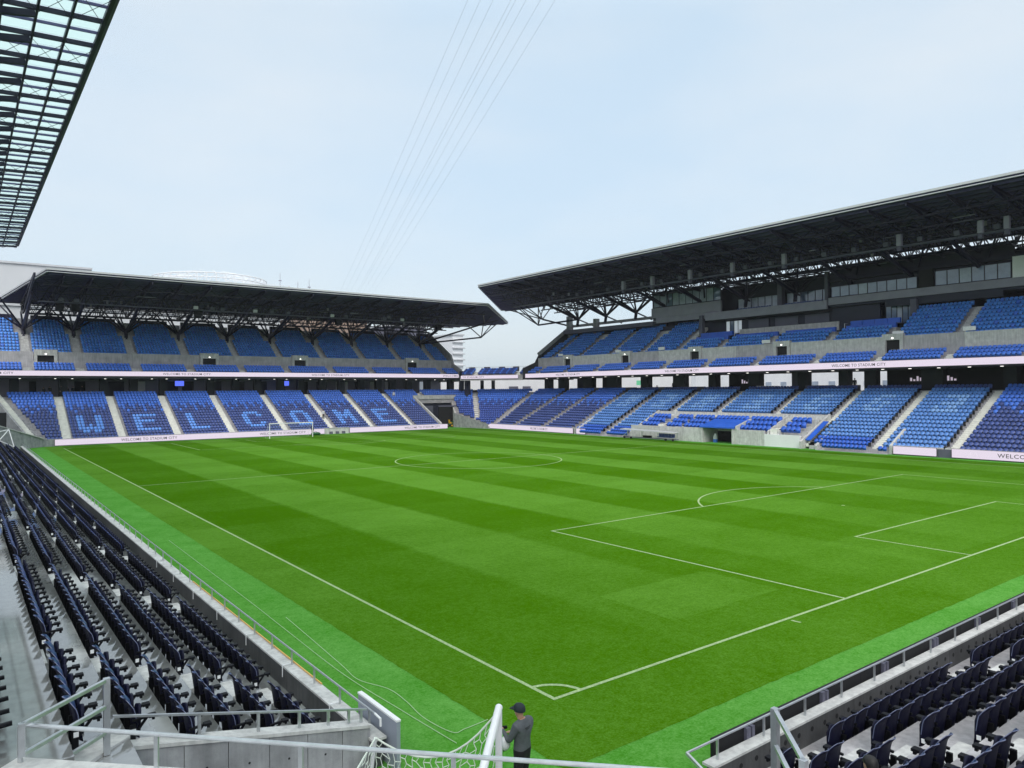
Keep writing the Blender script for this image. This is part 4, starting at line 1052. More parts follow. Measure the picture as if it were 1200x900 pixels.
for k_, s in enumerate((16.9, 19.5, 28.4, 44.0, 52.5, 60.4, 68.2, 74.8)):
    z = 24.9
    t = thing("loudspeaker", f"{ordn(k_)} pale hanging loudspeaker under the right roof, counted from the right", "loudspeaker", FRT.P(s, 7.0, z), "pale loudspeakers under the right roof")
    MB(FRT).box(s-0.27, s+0.27, 6.7, 7.2, z, z+1.4).build("cabinet", "panel_mid", t); MB(FRT).box(s-0.22, s+0.22, 6.7, 7.2, z-0.6, z-0.1).build("horn", "panel_grey", t)
    MB(FRT).beam((s, 7, z+1.5), (s, 7, rzp(0, 7)-0.2), 0.06, 0.06).build("hanger", "steel_dark", t)
k_ = 0
for s in np.arange(6, 100, 4.1):
    t = thing("floodlight", f"{ordn(k_)} lamp unit along the catwalk of the right roof, counted from the right", "floodlight", FRT.P(s, 8.5, rzc(8.5)), "lamp units on the right roof catwalk"); k_ += 1
    MB(FRT).box(s-0.3, s+0.3, 8.0, 8.35, rzc(8.5)+0.2, rzc(8.5)+0.75).build("housing", "panel_grey", t); MB(FRT).beam((s, 8.3, rzc(8.5)+0.1), (s, 8.45, rzc(8.5)+0.5), 0.06, 0.06).build("bracket", "steel_dark", t)

# ---- left roof: glazed grid
lrf = thing("stand_roof", "glazed steel roof with blue-green panels over the left stand", "roof", (-15, 60, 27))
LZ = lambda x: 28.2+0.055*(x+5.2)
ys = [108.9-3.5*k_ for k_ in range(39)]
xs = [-5.2-1.55*k_ for k_ in range(13)]
pane_me = None
for j in range(len(ys)-1):
    MB().beam((xs[0], ys[j], LZ(xs[0])), (xs[-1], ys[j], LZ(xs[-1])), 0.13, 0.26).build("cross_beam", "steel_dark", lrf)
    MB().beam((xs[0], ys[j]-1.75, LZ(xs[0])+0.05), (xs[-1], ys[j]-1.75, LZ(xs[-1])+0.05), 0.08, 0.15).build("cross_bar", "purlin_grey", lrf)
    MB().beam((xs[2]-0.1, ys[j], LZ(xs[2])-0.35), (xs[-1], ys[j], LZ(xs[-1])-2.2), 0.24, 0.34, w2=0.3, h2=0.4).build("truss_chord", "steel_dark", lrf)
    for i in range(3, 12, 2): MB().beam((xs[i], ys[j], LZ(xs[i])), (xs[i+1], ys[j], LZ(xs[i+1])-0.35-1.85*(i-1)/10), 0.09, 0.09).build("truss_web", "steel_dark", lrf)
for i, x in enumerate(xs):
    MB().beam((x, ys[0]+0.1, LZ(x)-0.03), (x, ys[-1], LZ(x)-0.03), 0.12 if i else 0.2, 0.24).build("purlin", "steel_dark", lrf)
MB().beam((-4.98, ys[0]+0.15, LZ(-5)+0.2), (-4.98, ys[-1], LZ(-5)+0.2), 0.22, 0.3).build("fascia", "panel_grey", lrf)
pm = MB()
pm.box(-0.735, 0.735, -0.80, 0.80, 0, 0.03)
pane_me = mesh_of(pm, "pane", ["roof_glass"])
cnt = 0
cand = []
for j in range(len(ys)-1):
    for h in (0.875, 2.625):
        for i in range(12):
            c = Vector(((xs[i]+xs[i+1])/2, ys[j]-h, LZ((xs[i]+xs[i+1])/2)+0.16)); f_ = in_frame(c)
            cand.append((f_ if f_ else 1e6+c.y, c))
cand.sort(key=lambda q: q[0])
rest = MB()
for q, c in cand:
    if cnt < 240 and q < 1e6:
        o = link("pane", pane_me, lrf); o.location = c-lrf.location; o.rotation_euler = (0, -math.atan(0.055), 0); cnt += 1
    else:
        k0 = len(rest.v); rest.v += [v+c+Vector((0, 0, 0.055*v.x)) for v in pm.v]; rest.f += [tuple(a+k0 for a in f) for f in pm.f]; rest.m += [0]*len(pm.f)
o = rest.build("glazing", "roof_glass", lrf); o["kind"] = "stuff"
for j in range(0, 38, 2):
    # thin tie rods under the glazing
    y = ys[j]
    m = MB()
    for i in range(0, 6): m.tube([(xs[i], y, LZ(xs[i])-0.25), (xs[i+1], y-3.5, LZ(xs[i+1])-0.25)], 0.02, 4); m.tube([(xs[i+1], y, LZ(xs[i+1])-0.25), (xs[i], y-3.5, LZ(xs[i])-0.25)], 0.02, 4)
    m.build("tie_rod", "steel_dark", lrf)
for y in (100, 70, 40, 10, -20): MB().box(-24.2, -23.4, y-0.4, y+0.4, 0, 25.0).build("rear_column", "steel_dark", lrf)

# ------------------------------------------------------------------ advertising boards
def lettering(fr, parent, s0, s1, d, z0, z1, text, flip=False, name="lettering", m_="letter_grey"):
    V, F = text_geo(text); k = V[:, 0].max(); b = MB(fr)
    for u, v in V: pass
    pts = [((s0+(s1-s0)*u/k) if not flip else (s1-(s1-s0)*u/k), d, z0+(z1-z0)*v) for u, v in V]
    b.add(pts, F); return b.build(name, m_, parent)
def emblem(fr, parent, s, d, z, h, flip=False):
    b = MB(fr); g = -1 if flip else 1
    for a, c_, e, f in ((-1.2, 0.1, -0.5, 0.9), (-0.5, 0.1, -0.5, 0.9), (-0.5, 0.45, 0.1, 0.6), (0.3, 0.2, 0.9, 0.9), (0.9, 0.9, 1.5, 0.2), (-1.7, -0.12, 1.9, -0.12)):
        b.beam((s+g*a*h*0.75, d, z+c_*h), (s+g*e*h*0.75, d, z+f*h), 0.02, h*0.09)
    return b.build("emblem", "emblem_pale", parent)
def board(fr, s0, s1, d, z0, z1, label, texts=(), embs=(), flip=False, ribbon=False, group=None):
    t = thing("advertising_board", label, "board", fr.P((s0+s1)/2, d, z0), group)
    MB(fr).box(s0, s1, d, d+0.12, z0, z1).build("cabinet", "black_matt", t)
    n = max(1, int((s1-s0)/8)); 
    MB(fr).box(s0+0.02, s1-0.02, d-0.012, d-0.002, z0+0.06, z1-0.02).build("screen", "led_screen", t)
    h = z1-z0
    for a, c, tx in texts: lettering(fr, t, a, c, d-0.018, z0+h*0.32, z0+h*0.74, tx, flip)
    for a in embs: emblem(fr, t, a, d-0.018, z0+h*0.32, h*0.42, flip)
    return t
MSG = "WELCOME TO STADIUM CITY"
board(FF, -0.55, 40.4, -0.35, 0.06, 1.0, "long pale lilac board under the letters W E L C O at the far end", [(8.0, 15.9, MSG), (28.9, 36.9, MSG)], (3.6, 23.2))
board(FF, 45.2, 66.2, -0.35, 0.06, 1.0, "shorter pale lilac board under the letters M and E at the far end", [(56.5, 64.4, MSG)], (50.5,))
board(FRT, 80.0, 106.5, -0.35, 0.06, 1.0, "pale lilac board under the navy seats at the far end of the right stand", [(86.8, 91.8, MSG)], (99.0,), True)
board(FRT, 76.9, 79.2, -0.35, 0.06, 1.0, "small blank lilac board beside a grey gate in front of the right stand", (), (), True)
board(FRT, 21.4, 26.0, -0.35, 0.06, 1.0, "short blank lilac board between a gate and stair wall, right stand", (), (), True)
board(FRT, -6, 19.9, -0.35, 0.06, 1.05, "lilac board with large dark lettering at the right edge", [(6.0, 15.6, MSG)], (17.9,), True)
board(FF, -30, 76.3, 11.0, 10.4, 11.25, "long lilac ribbon board on the upper tier of the far stand", [(-13.0, -4.9, MSG), (16.2, 24.0, MSG), (42.6, 50.4, MSG), (72.2, 76.1, "WELCOME")], (9.5, 36, 62))
board(FRT, -12, 105.0, 9.0, 10.1, 11.0, "long lilac ribbon board on the upper tier of the right stand", [(31.2, 38.4, MSG), (60.5, 67.5, MSG), (88.3, 95.3, MSG)], (47.8, 75, 101, 14.5), True)
board(FC, -1.6, 11.7, 9.25, 10.06, 10.85, "lilac ribbon board on the roofless corner block", [(6.2, 11.3, "TO STADIUM CITY")], (), True)

# ------------------------------------------------------------------ foreground corner: steps, walls and rails
cs = thing("corner_stairwell", "grey concrete stairwell with panelled walls in the near corner", "stairwell", (-7, -2, 0))
A, B = Vector((-5.0, -0.12, 0)), Vector((-9.45, -0.45, 0))
dirw = (B-A).normalized(); nw = Vector((dirw.y, -dirw.x, 0)).normalized()
if nw.y < 0: nw = -nw
fw = FR((A.x, A.y, 0), (dirw.x, dirw.y), (nw.x, nw.y)); Lw = (B-A).length
ztop = lambda s: 0.80+1.03*s/Lw
cuts = [0, 0.62, 1.35, 2.1, 2.85, 3.6, Lw]
for i in range(6):
    a, c = cuts[i]+(0.0 if i == 0 else 0.007), cuts[i+1]-0.007
    MB(fw).add([(a, 0, -0.1), (c, 0, -0.1), (c, 0, ztop(c)), (a, 0, ztop(a)), (a, 0.3, -0.1), (c, 0.3, -0.1), (c, 0.3, ztop(c)), (a, 0.3, ztop(a))],
               [(0, 1, 2, 3), (7, 6, 5, 4), (0, 3, 7, 4), (1, 5, 6, 2), (3, 2, 6, 7), (0, 4, 5, 1)]).build("wall_panel", "concrete_wall", cs)
    for zz in (0.35,): MB(fw).tube([((a+c)/2, -0.004, ztop(a)-0.35), ((a+c)/2, 0.01, ztop(a)-0.35)], 0.022, 8).build("tie_hole", "black_matt", cs)
MB(fw).beam((-0.02, 0.15, ztop(0)+0.03), (Lw, 0.15, ztop(Lw)+0.03), 0.36, 0.06).build("coping", "concrete_pale", cs)
# return of the wall towards the camera
fd_ = Vector((0.7071, 0.7071, 0)); fe_ = Vector((0.7071, -0.7071, 0))
C0 = Vector((-9.45, -0.45, 0)); C1 = C0-fd_*1.05
rw = MB().add([C0+Vector((0, 0, -0.1)), C1+Vector((0, 0, -0.1)), C1+Vector((0, 0, 2.05)), C0+Vector((0, 0, 2.0)), C0-fe_*0.35+Vector((0, 0, -0.1)), C1-fe_*0.35+Vector((0, 0, -0.1)), C1-fe_*0.35+Vector((0, 0, 2.05)), C0-fe_*0.35+Vector((0, 0, 2.0))],
              [(0, 1, 2, 3), (7, 6, 5, 4), (3, 2, 6, 7), (0, 3, 7, 4), (1, 5, 6, 2)], raw=True).build("return_wall", "concrete_wall", cs)
MB().beam(C0-fe_*0.17+Vector((0, 0, 2.04)), C1-fe_*0.17+Vector((0, 0, 2.09)), 0.40, 0.06, raw=True).build("coping", "concrete_pale", cs)
MB().box(-9.4, -5.2, -3.5, -0.3, -0.08, 0.02).build("stair_floor", "concrete", cs)
# platform nosing under the nearest rail (45 degrees across the corner)
fp = FR((-10.98, -1.64, 0), (0.7071, -0.7071), (-0.7071, -0.7071))
MB(fp).box(-0.12, 10.5, -0.10, 1.2, 0.0, 2.52).build("platform_edge", "concrete_wall", cs)
MB(fp).box(-0.15, 10.5, -0.14, 0.35, 2.522, 2.58).build("coping", "concrete_pale", cs)
pr = thing("railing", "nearest silver tube railing running across the bottom of the view", "railing", (-7.5, -5, 2.58))
rz = 3.10
MB(fp).tube([(0, 0, rz), (10.4, 0, rz-0.10)], 0.030, 10).build("rail", "galvanised", pr)
for k_ in range(6):
    s = 0.0+2.02*k_
    MB(fp).box(s-0.03, s+0.03, -0.015, 0.015, 2.582, rz-0.02-0.01*k_).build("post", "galvanised", pr)
# rail on the stairwell wall
wr = thing("railing", "thin grey railing on top of the stairwell wall beside the left seats", "railing", (-7.2, -0.4, 1.4))
rt = lambda s: 1.13+1.2*s/Lw
MB(fw).beam((0.0, 0.15, rt(0)), (Lw+0.2, 0.15, rt(Lw+0.2)), 0.05, 0.035).build("rail", "galvanised", wr)
for s in (0.12, 0.40, 0.85, 1.45, 2.25, 3.3): MB(fw).box(s-0.025, s+0.025, 0.13, 0.17, ztop(s)+0.06, rt(s)-0.01).build("post", "galvanised", wr)
# stepped handrails, left and right of the steps
def step_rail(pf, pn, zb, zt, label, nb, far_gap):
    t = thing("handrail", label, "handrail", (pf.x, pf.y, zb))
    MB().beam((pf.x, pf.y, zb), (pf.x, pf.y, zt+0.03), 0.09, 0.09).build("post", "galvanised", t)
    for j in range(nb):
        dz = far_gap*j
        a = Vector((pf.x, pf.y, zt-dz)); c = Vector((pn.x, pn.y, zt-dz))
        if j >= 2: c = a.lerp(c, 0.78-0.30*(j-2))
        MB().beam(a, c, 0.055, 0.05, raw=True).build("bar", "galvanised", t)
    MB().beam((pn.x, pn.y, zt-far_gap-0.02), (pn.x, pn.y, zt+0.025), 0.08, 0.08).build("post", "galvanised", t)
    return t
step_rail(Vector((-9.83, -0.92, 0)), Vector((-10.98, -1.94, 0)), 2.06, 3.20, "sloping silver handrail with four bars beside the lower left seats", 4, 0.40)
step_rail(Vector((-2.65, -7.84, 0)), Vector((-3.62, -8.85, 0)), 2.05, 3.17, "silver handrail with two bars beside the lower right seats", 2, 0.48)
# grey panel standing behind the goal
gp = thing("barrier_panel", "flat grey panel with white top edge standing behind the portable goal", "panel", (-4.6, 0.3, 0))
MB().box(-4.66, -4.58, -0.62, 1.15, 0.0, 0.99).build("panel", "panel_grey", gp); MB().box(-4.67, -4.57, -0.63, 1.16, 0.992, 1.03).build("top_edge", "white_paint", gp)
gpm = bpy.data.materials.new("barrier_grey"); gpm.use_nodes = True; gpm.node_tree.nodes["Principled BSDF"].inputs[0].default_value = (0.30, 0.33, 0.40, 1); gp.children[0].data.materials[0] = gpm

# ------------------------------------------------------------------ goals
def net_sheet(b, c00, c10, c01, c11, nu, nv, r, hexa=True, sag=0.0):
    """hexagonal net between four corners as thin cords"""
    def P(u, v):
        p = c00*(1-u)*(1-v)+c10*u*(1-v)+c01*(1-u)*v+c11*u*v
        p = p+Vector((0, 0, -sag*4*u*(1-u)*v)); return p
    jit = {}
    def node(i, j):
        if (i, j) not in jit:
            e = 0.0 if i in (0, nu) or j in (0, nv) else 0.22
            u = (i+(0.17 if j % 2 else -0.17)+random.uniform(-e, e))/nu; v = (j+random.uniform(-e, e))/nv
            jit[(i, j)] = P(min(1, max(0, u)), min(1, max(0, v)))
        return jit[(i, j)]
    for j in range(nv+1):
        for i in range(nu+1):
            if j < nv: b.beam(node(i, j), node(i, j+1), r, r, raw=True)
            if i < nu and (i+j) % 2 == 0: b.beam(node(i, j), node(i+1, j), r, r, raw=True)
g = thing("portable_goal", "white wheeled goal with net seen from behind, beside the man", "goal", (-4.65, -4.08, 0))
pt = Vector((-4.65, -4.08, 0)); gx = Vector((-0.6766, -0.7364, 0)); gy = Vector((-0.7364, 0.6766, 0))
top = pt+Vector((0, 0, 2.44)); far_p = pt+gx*7.32
MB().tube([pt+Vector((0, 0, 0.0)), top+Vector((0, 0, -0.03))], 0.058, 12, raw=True).build("goalpost", "white_paint", g)
MB().tube([far_p, far_p+Vector((0, 0, 2.41))], 0.058, 12, raw=True).build("goalpost", "white_paint", g)
MB().tube([top+gx*-0.06, top+gx*7.38], 0.062, 12, raw=True).build("crossbar", "white_paint", g)
s0 = pt+gy*2.05+Vector((0, 0, 1.90)); s1 = s0+gx*7.32
MB().tube([pt+gy*2.3, s0+Vector((0, 0, 0))], 0.03, 8, raw=True).build("net_pole", "white_paint", g)
sagp = [top.lerp(s0, t)+Vector((0, 0, -0.62*4*t*(1-t)*(1-0.25*t))) for t in [i/12 for i in range(13)]]
MB().tube([top+Vector((0, 0, -0.03))]+sagp[1:], 0.016, 6, raw=True).build("net_cord", "rope_white", g)
MB().tube([s0, s1], 0.016, 6, raw=True).build("net_cord", "rope_white", g)
# side net hangs from the sagging cord, back net from the rear cord
nb = MB(); ub = 22
def sidept(u, v): 
    i = u*12; k_ = min(11, int(i)); c = sagp[k_].lerp(sagp[k_+1], i-k_); return Vector((c.x, c.y, c.z*(1-v)))
jit = {}
nu, nv = 20, 18
def nd(i, j):
    if (i, j) not in jit:
        e = 0.25 if 0 < i < nu and 0 < j < nv else 0
        jit[(i, j)] = sidept(min(1, max(0, (i+(0.18 if j % 2 else -0.18)+random.uniform(-e, e))/nu)), min(1, max(0, (j+random.uniform(-e, e))/nv)))
    return jit[(i, j)]
for j in range(nv+1):
    for i in range(nu+1):
        if j < nv: nb.beam(nd(i, j), nd(i, j+1), 0.010, 0.010, raw=True)
        if i < nu and (i+j) % 2 == 0: nb.beam(nd(i, j), nd(i+1, j), 0.010, 0.010, raw=True)
nb.build("side_net", "rope_white", g)
nb = MB(); net_sheet(nb, s0, s1, pt+gy*2.3, far_p+gy*2.3, 44, 16, 0.010); nb.build("back_net", "rope_white", g)

def goal_frame(name, label, x0, x1, y, depth, h=2.44, r=0.06, net=True, loc=None):
    t = thing(name, label, "goal", ((x0+x1)/2, y, 0))
    for x in (x0, x1): MB().tube([(x, y, 0), (x, y, h-0.01)], r, 8).build("goalpost", "white_paint", t)
    MB().tube([(x0-r, y, h), (x1+r, y, h)], r, 8).build("crossbar", "white_paint", t)
    if net:
        for x in (x0, x1): MB().tube([(x, y, h), (x, y+depth*0.35, h-0.02), (x, y+depth, 0.0)], 0.02, 5).build("net_stay", "white_paint", t)
        nb = MB()
        for i in range(25): x = x0+(x1-x0)*i/24; nb.beam((x, y+depth*0.35, h-0.1), (x, y+depth, 0.02), 0.008, 0.008)
        for j in range(9): q = j/8; nb.beam((x0, y+depth*(0.35+0.65*q), (h-0.1)*(1-q)+0.02), (x1, y+depth*(0.35+0.65*q), (h-0.1)*(1-q)+0.02), 0.008, 0.008)
        nb.build("net", "rope_white", t)
    return t
goal_frame("football_goal", "white goal on the far goal line in front of the lilac board", 28.88-0.05, 36.12, 105.06, 2.0, r=0.075)
tg_ = thing("training_goal", "small white tubular goal frame behind the far left seats", "goal", (-8, 96, 0.4))
fz0 = 0.45
for p, q in (((-8.9, 100.5, 2.45), (-6.4, 101.6, 3.0)), ((-6.4, 101.6, 3.0), (-5.9, 100.3, 0.8)), ((-8.9, 100.5, 2.45), (-5.9, 100.3, 0.8)), ((-6.4, 101.6, 3.0), (-7.6, 100.4, 1.5))):
    MB().tube([p, q], 0.06, 6).build("frame_tube", "white_paint", tg_)

# ropes lying on the surround
def rope(pts, label, r=0.008):
    # smooth through the points
    P_ = [Vector((a, c, 0.02)) for a, c in pts]; outp = []
    for i in range(len(P_)-1):
        p0, p1, p2, p3 = P_[max(i-1, 0)], P_[i], P_[i+1], P_[min(i+2, len(P_)-1)]
        for k_ in range(8):
            t = k_/8; outp.append(0.5*((2*p1)+(p2-p0)*t+(2*p0-5*p1+4*p2-p3)*t*t+(3*p1-p0-3*p2+p3)*t**3))
    outp.append(P_[-1])
    o = MB().tube(outp, r, 5, raw=True).build("rope", "rope_pale"); o["label"] = label; o["category"] = "rope"; return o
rope([(-3.0, 27), (-3.2, 14.0), (-3.3, 9.72), (-3.4, 4.88), (-3.24, 1.82), (-3.09, -0.38)], "long straight white rope lying on the turf along the left wall")
rp = rope([(-2.84, 10.6), (-2.97, 8.4), (-3.16, 5.4), (-3.24, 4.16), (-2.9, 3.13), (-2.9, 2.22), (-3.02, 1.12), (-2.89, 0.11), (-2.57, 0.07), (-1.9, 0.13)], "looping white rope on the turf ending beside the goal")

# ------------------------------------------------------------------ people
def person(label, loc, yaw, colours, pose=None, group=None, h=1.75, cap=None, hands=True, seated=False):
    """one continuous skinned body facing +y; colours: (skin, top, legs)"""
    p = dict(la=((0.24, 0.02, 1.12), (0.26, 0.10, 0.86)), ra=((-0.24, 0.02, 1.12), (-0.26, 0.10, 0.86)), head=(0, 0.03, 0), ll=None, rl=None)
    p.update(pose or {})
    k = h/1.75
    V = []; E = []; R_ = []
    def nv(c, r, par=None):
        V.append(Vector(c)); R_.append(r if isinstance(r, tuple) else (r, r))
        if par is not None: E.append((par, len(V)-1))
        return len(V)-1
    pel = nv((0, 0, 0.95), (0.185, 0.135))
    wst = nv((0, 0.0, 1.10), (0.175, 0.125), pel); che = nv((0, -0.005, 1.28), (0.215, 0.145), wst); upc = nv((0, -0.01, 1.40), (0.19, 0.125), che)
    hx, hy = p["head"][0], p["head"][1]
    nk = nv((hx*0.3, hy*0.3, 1.49), 0.055, upc); jw = nv((hx*0.8, hy*0.8+0.015, 1.57), (0.062, 0.075), nk); hd = nv((hx, hy, 1.65), (0.078, 0.095), jw); tp = nv((hx, hy-0.01, 1.715), (0.062, 0.075), hd)
    ns = nv((hx, hy+0.105, 1.625), 0.016, hd)
    for sgn in (-1, 1): nv((hx+sgn*0.085, hy-0.01, 1.63), 0.016, hd)
    hand_ids = []
    for sgn, key in ((1, "la"), (-1, "ra")):
        el_, wr_ = p[key]
        sh = nv((0.20*sgn, -0.01, 1.41), 0.085, upc); ua = nv(tuple((Vector((0.195*sgn, -0.01, 1.40))+Vector(el_))/2), 0.068, sh)
        e_ = nv(el_, 0.056, ua); w2 = nv(wr_, 0.029, e_)
        dr = (Vector(wr_)-Vector(el_)).normalized(); pm_ = nv(tuple(Vector(wr_)+dr*0.055), (0.040, 0.022), w2)
        hand_ids.append(w2)
        if hands:
            side = dr.cross(Vector((0, 0, 1))); side = side.normalized() if side.length > 0.1 else Vector((1, 0, 0))
            curl = side.cross(dr).normalized()*-1
            base = Vector(wr_)+dr*0.075
            for fi, ln in enumerate((0.066, 0.078, 0.072, 0.055)):
                o_ = side*(-0.028+0.0185*fi)
                a1 = nv(tuple(base+o_+dr*0.02), 0.0095, pm_); a2 = nv(tuple(base+o_+dr*(0.02+ln*0.5)+curl*0.008), 0.0090, a1); nv(tuple(base+o_+dr*(0.02+ln*0.85)+curl*0.035), 0.0080, a2)
            t1 = nv(tuple(Vector(wr_)+dr*0.03+side*0.035*sgn), 0.011, pm_); nv(tuple(Vector(wr_)+dr*0.075+side*0.055*sgn+curl*0.02), 0.009, t1)
    for sgn, key in ((1, "ll"), (-1, "rl")):
        kn, an = p[key] or ((0.10*sgn, 0.03, 0.50), (0.11*sgn, -0.01, 0.09))
        hp = nv((0.09*sgn, 0, 0.88), (0.112, 0.115), pel); th = nv(tuple((Vector((0.09*sgn, 0, 0.88))+Vector(kn))/2), 0.098, hp)
        k2 = nv(kn, 0.074, th); cf_ = nv(tuple(Vector(kn)*0.6+Vector(an)*0.4+Vector((0, -0.015, 0))), 0.074, k2); a2 = nv(an, 0.040, cf_)
        t_ = Vector(an)+Vector((0, 0.07, -0.045)); f1 = nv(tuple(t_), (0.042, 0.034), a2); nv(tuple(Vector(an)+Vector((0, 0.16, -0.055))), (0.04, 0.026), f1)
    me = bpy.data.meshes.new("body"); me.from_pydata([tuple(v) for v in V], E, []); o = bpy.data.objects.new("body", me); COL.objects.link(o)
    md = o.modifiers.new("skin", 'SKIN'); sk = me.skin_vertices[0].data
    for i, r_ in enumerate(R_): sk[i].radius = r_; sk[i].use_root = (i == 0)
    sb = o.modifiers.new("sub", 'SUBSURF'); sb.levels = 2 if hands else 1
    dg = bpy.context.evaluated_depsgraph_get(); m2 = bpy.data.meshes.new_from_object(o.evaluated_get(dg)); bpy.data.objects.remove(o); bpy.data.meshes.remove(me)
    m2.name = "body"
    bmm = bmesh.new(); bmm.from_mesh(m2)
    for zc_ in (0.985, 1.50): bmesh.ops.bisect_plane(bmm, geom=bmm.verts[:]+bmm.edges[:]+bmm.faces[:], plane_co=(0, 0, zc_), plane_no=(0, 0, 1))
    bmm.to_mesh(m2); bmm.free()
    for q in colours: m2.materials.append(MT[q])
    wrs = [Vector(p["la"][1]), Vector(p["ra"][1])]; els = [Vector(p["la"][0]), Vector(p["ra"][0])]
    idx = []
    for f in m2.polygons:
        c = f.center; mi = 1
        if c.z > 1.50: mi = 0
        elif any((c-w_).length < 0.155 and (c-w_).dot(w_-e_) > -0.008 and abs(c.x) > 0.0 and (c-Vector((0, 0, 1.1))).length > 0.17 for w_, e_ in zip(wrs, els)): mi = 0
        elif c.z < 0.985 and abs(c.x) < 0.26 and not any((c-w_).length < 0.16 for w_ in wrs): mi = 2 if c.z > 0.085 or seated else 3
        idx.append(mi)
    m2.materials.append(MT["shoe_grey"])
    m2.polygons.foreach_set("material_index", idx); m2.polygons.foreach_set("use_smooth", [True]*len(idx)); m2.update()
    t = thing("person", label, "person", loc, group); t.rotation_euler = (0, 0, yaw); t.scale = (k, k, k)
    link("body", m2, t, local=True)
    # hair or cap
    b = MB(); n = 12
    rings = [(1.60, 0.086, 0.103, -0.018), (1.66, 0.094, 0.112, -0.008), (1.71, 0.086, 0.103, -0.006), (1.745, 0.058, 0.072, -0.008), (1.757, 0.02, 0.03, -0.01)]
    if cap: rings = [(1.63, 0.093, 0.112, -0.012)]+[(z+0.008, a*1.04, c*1.04, d) for z, a, c, d in rings[1:]]
    for z, a, c, dy in rings:
        for j in range(n):
            an = 2*math.pi*j/n; yy = c*math.sin(an); zz = z+(0.055 if (yy > 0.05 and z < 1.62) else 0)
            b.v.append(Vector((hx+a*math.cos(an), hy+yy+dy, zz)))
    for i in range(len(rings)-1):
        for j in range(n): b.f.append((i*n+j, i*n+(j+1) % n, (i+1)*n+(j+1) % n, (i+1)*n+j)); b.m.append(0)
    b.f.append(tuple((len(rings)-1)*n+j for j in range(n))); b.m.append(0)
    if cap:
        k0 = len(b.v)
        for z in (1.652, 1.664):
            b.v += [Vector((hx+x, hy+y, z-(0.02 if y > 0.15 else 0))) for x, y in ((-0.08, 0.06), (0.08, 0.06), (0.075, 0.15), (0.04, 0.19), (-0.04, 0.19), (-0.075, 0.15))]
        b.f += [tuple(k0+i for i in (5, 4, 3, 2, 1, 0)), tuple(k0+6+i for i in range(6))]+[(k0+i, k0+(i+1) % 6, k0+6+(i+1) % 6, k0+6+i) for i in range(6)]; b.m += [0]*8
    hm = mesh_of(b, "cap" if cap else "hair", [cap or "hair_black"]); smooth(hm)
    link("cap" if cap else "hair", hm, t, local=True)
    if hands:
        for sgn in (-1, 1):
            b = MB(); b.tube([(hx+sgn*0.032, hy+0.083, 1.652), (hx+sgn*0.032, hy+0.094, 1.652)], 0.012, 8); link("eye", mesh_of(b, "eye", ["eye_dark"]), t, local=True)
        b = MB(); b.box(hx-0.025, hx+0.025, hy*0.8+0.085, hy*0.8+0.098, 1.582, 1.590); link("mouth", mesh_of(b, "mouth", ["skin"]), t, local=True)
    return t
YM = math.radians(17)      # faces the goal net, to the left of the view
man = person("man in grey long-sleeved shirt and dark cap handling the net beside the goal", (-3.33, -3.0, 0.0), YM,
             ("skin", "shirt_grey", "trousers_black"),
             dict(la=((0.245, 0.10, 1.13), (0.17, 0.34, 1.10)), ra=((-0.245, 0.12, 1.15), (-0.12, 0.36, 1.27)), head=(-0.01, 0.055, 0)), h=1.80, cap="cap_navy")
b = MB(); b.tube([(-0.07, -0.03+0.0, 0), (0.07, -0.03, 0)], 0.001, 3)
# lettering on the back of the shirt
mb_ = MB()
for j, (z, w_) in enumerate(((1.372, 0.17), (1.345, 0.10))):
    for q in range(int(w_/0.02)):
        x = -w_/2+0.02*q
        mb_.add([(x, -0.133, z), (x+0.014, -0.133, z), (x+0.014, -0.131, z+0.018), (x, -0.131, z+0.018)], [(3, 2, 1, 0)])
link("shirt_print", mesh_of(mb_, "shirt_print", ["black_matt"]), man, local=True)
gl = thing("net_bundle", "white rolled cord bundle with black strap held by the man in grey", "bundle", (-3.33, -3.0, 0)); gl.rotation_euler = (0, 0, YM)
b = MB(); n = 12
prof = [(0.0, 0.02), (0.03, 0.065), (0.08, 0.09), (0.15, 0.095), (0.22, 0.075), (0.26, 0.03)]
for q, r_ in prof: b.v += [Vector((-0.205+r_*1.15*math.cos(2*math.pi*j/n), 0.235+0.9*r_*math.sin(2*math.pi*j/n), 0.97+q)) for j in range(n)]
for i in range(5):
    for j in range(n): b.f.append((i*n+j, i*n+(j+1) % n, (i+1)*n+(j+1) % n, (i+1)*n+j)); b.m.append(0)
b.f += [tuple(range(n-1, -1, -1)), tuple(range(5*n, 6*n))]; b.m += [0, 0]
link("bundle", smooth(mesh_of(b, "bundle", ["shirt_white"])) or b and mesh_of(b, "bundle", ["shirt_white"]), gl, local=True)
b = MB(); b.tube([(-0.22, 0.44, 1.29), (-0.14, 0.40, 1.32), (-0.02, 0.34, 1.30)], 0.032, 8); b.tube([(-0.24, 0.24, 0.96), (-0.24, 0.36, 1.12), (-0.21, 0.33, 1.26)], 0.014, 6)
link("strap", mesh_of(b, "strap", ["black_plastic"]), gl, local=True)
person("groundsman in dark clothes with green bag behind the far goal", (37.6, 108.8, 0), math.radians(200), ("skin", "shirt_black", "trousers_black"), h=1.7, hands=False)
gb = thing("bag", "green bag on the turf beside the groundsman at the far goal", "bag", (37.9, 108.2, 0))
b = MB(); b.tube([(37.2, 108.2, 0.2), (37.6, 108.2, 0.32), (38.4, 108.2, 0.32), (38.7, 108.2, 0.2)], 0.25, 8); b.build("body", "mower_green", gb, smooth=True); MB().tube([(37.5, 108.2, 0.5), (37.9, 108.2, 0.75), (38.3, 108.2, 0.5)], 0.03, 5).build("handle", "black_plastic", gb)
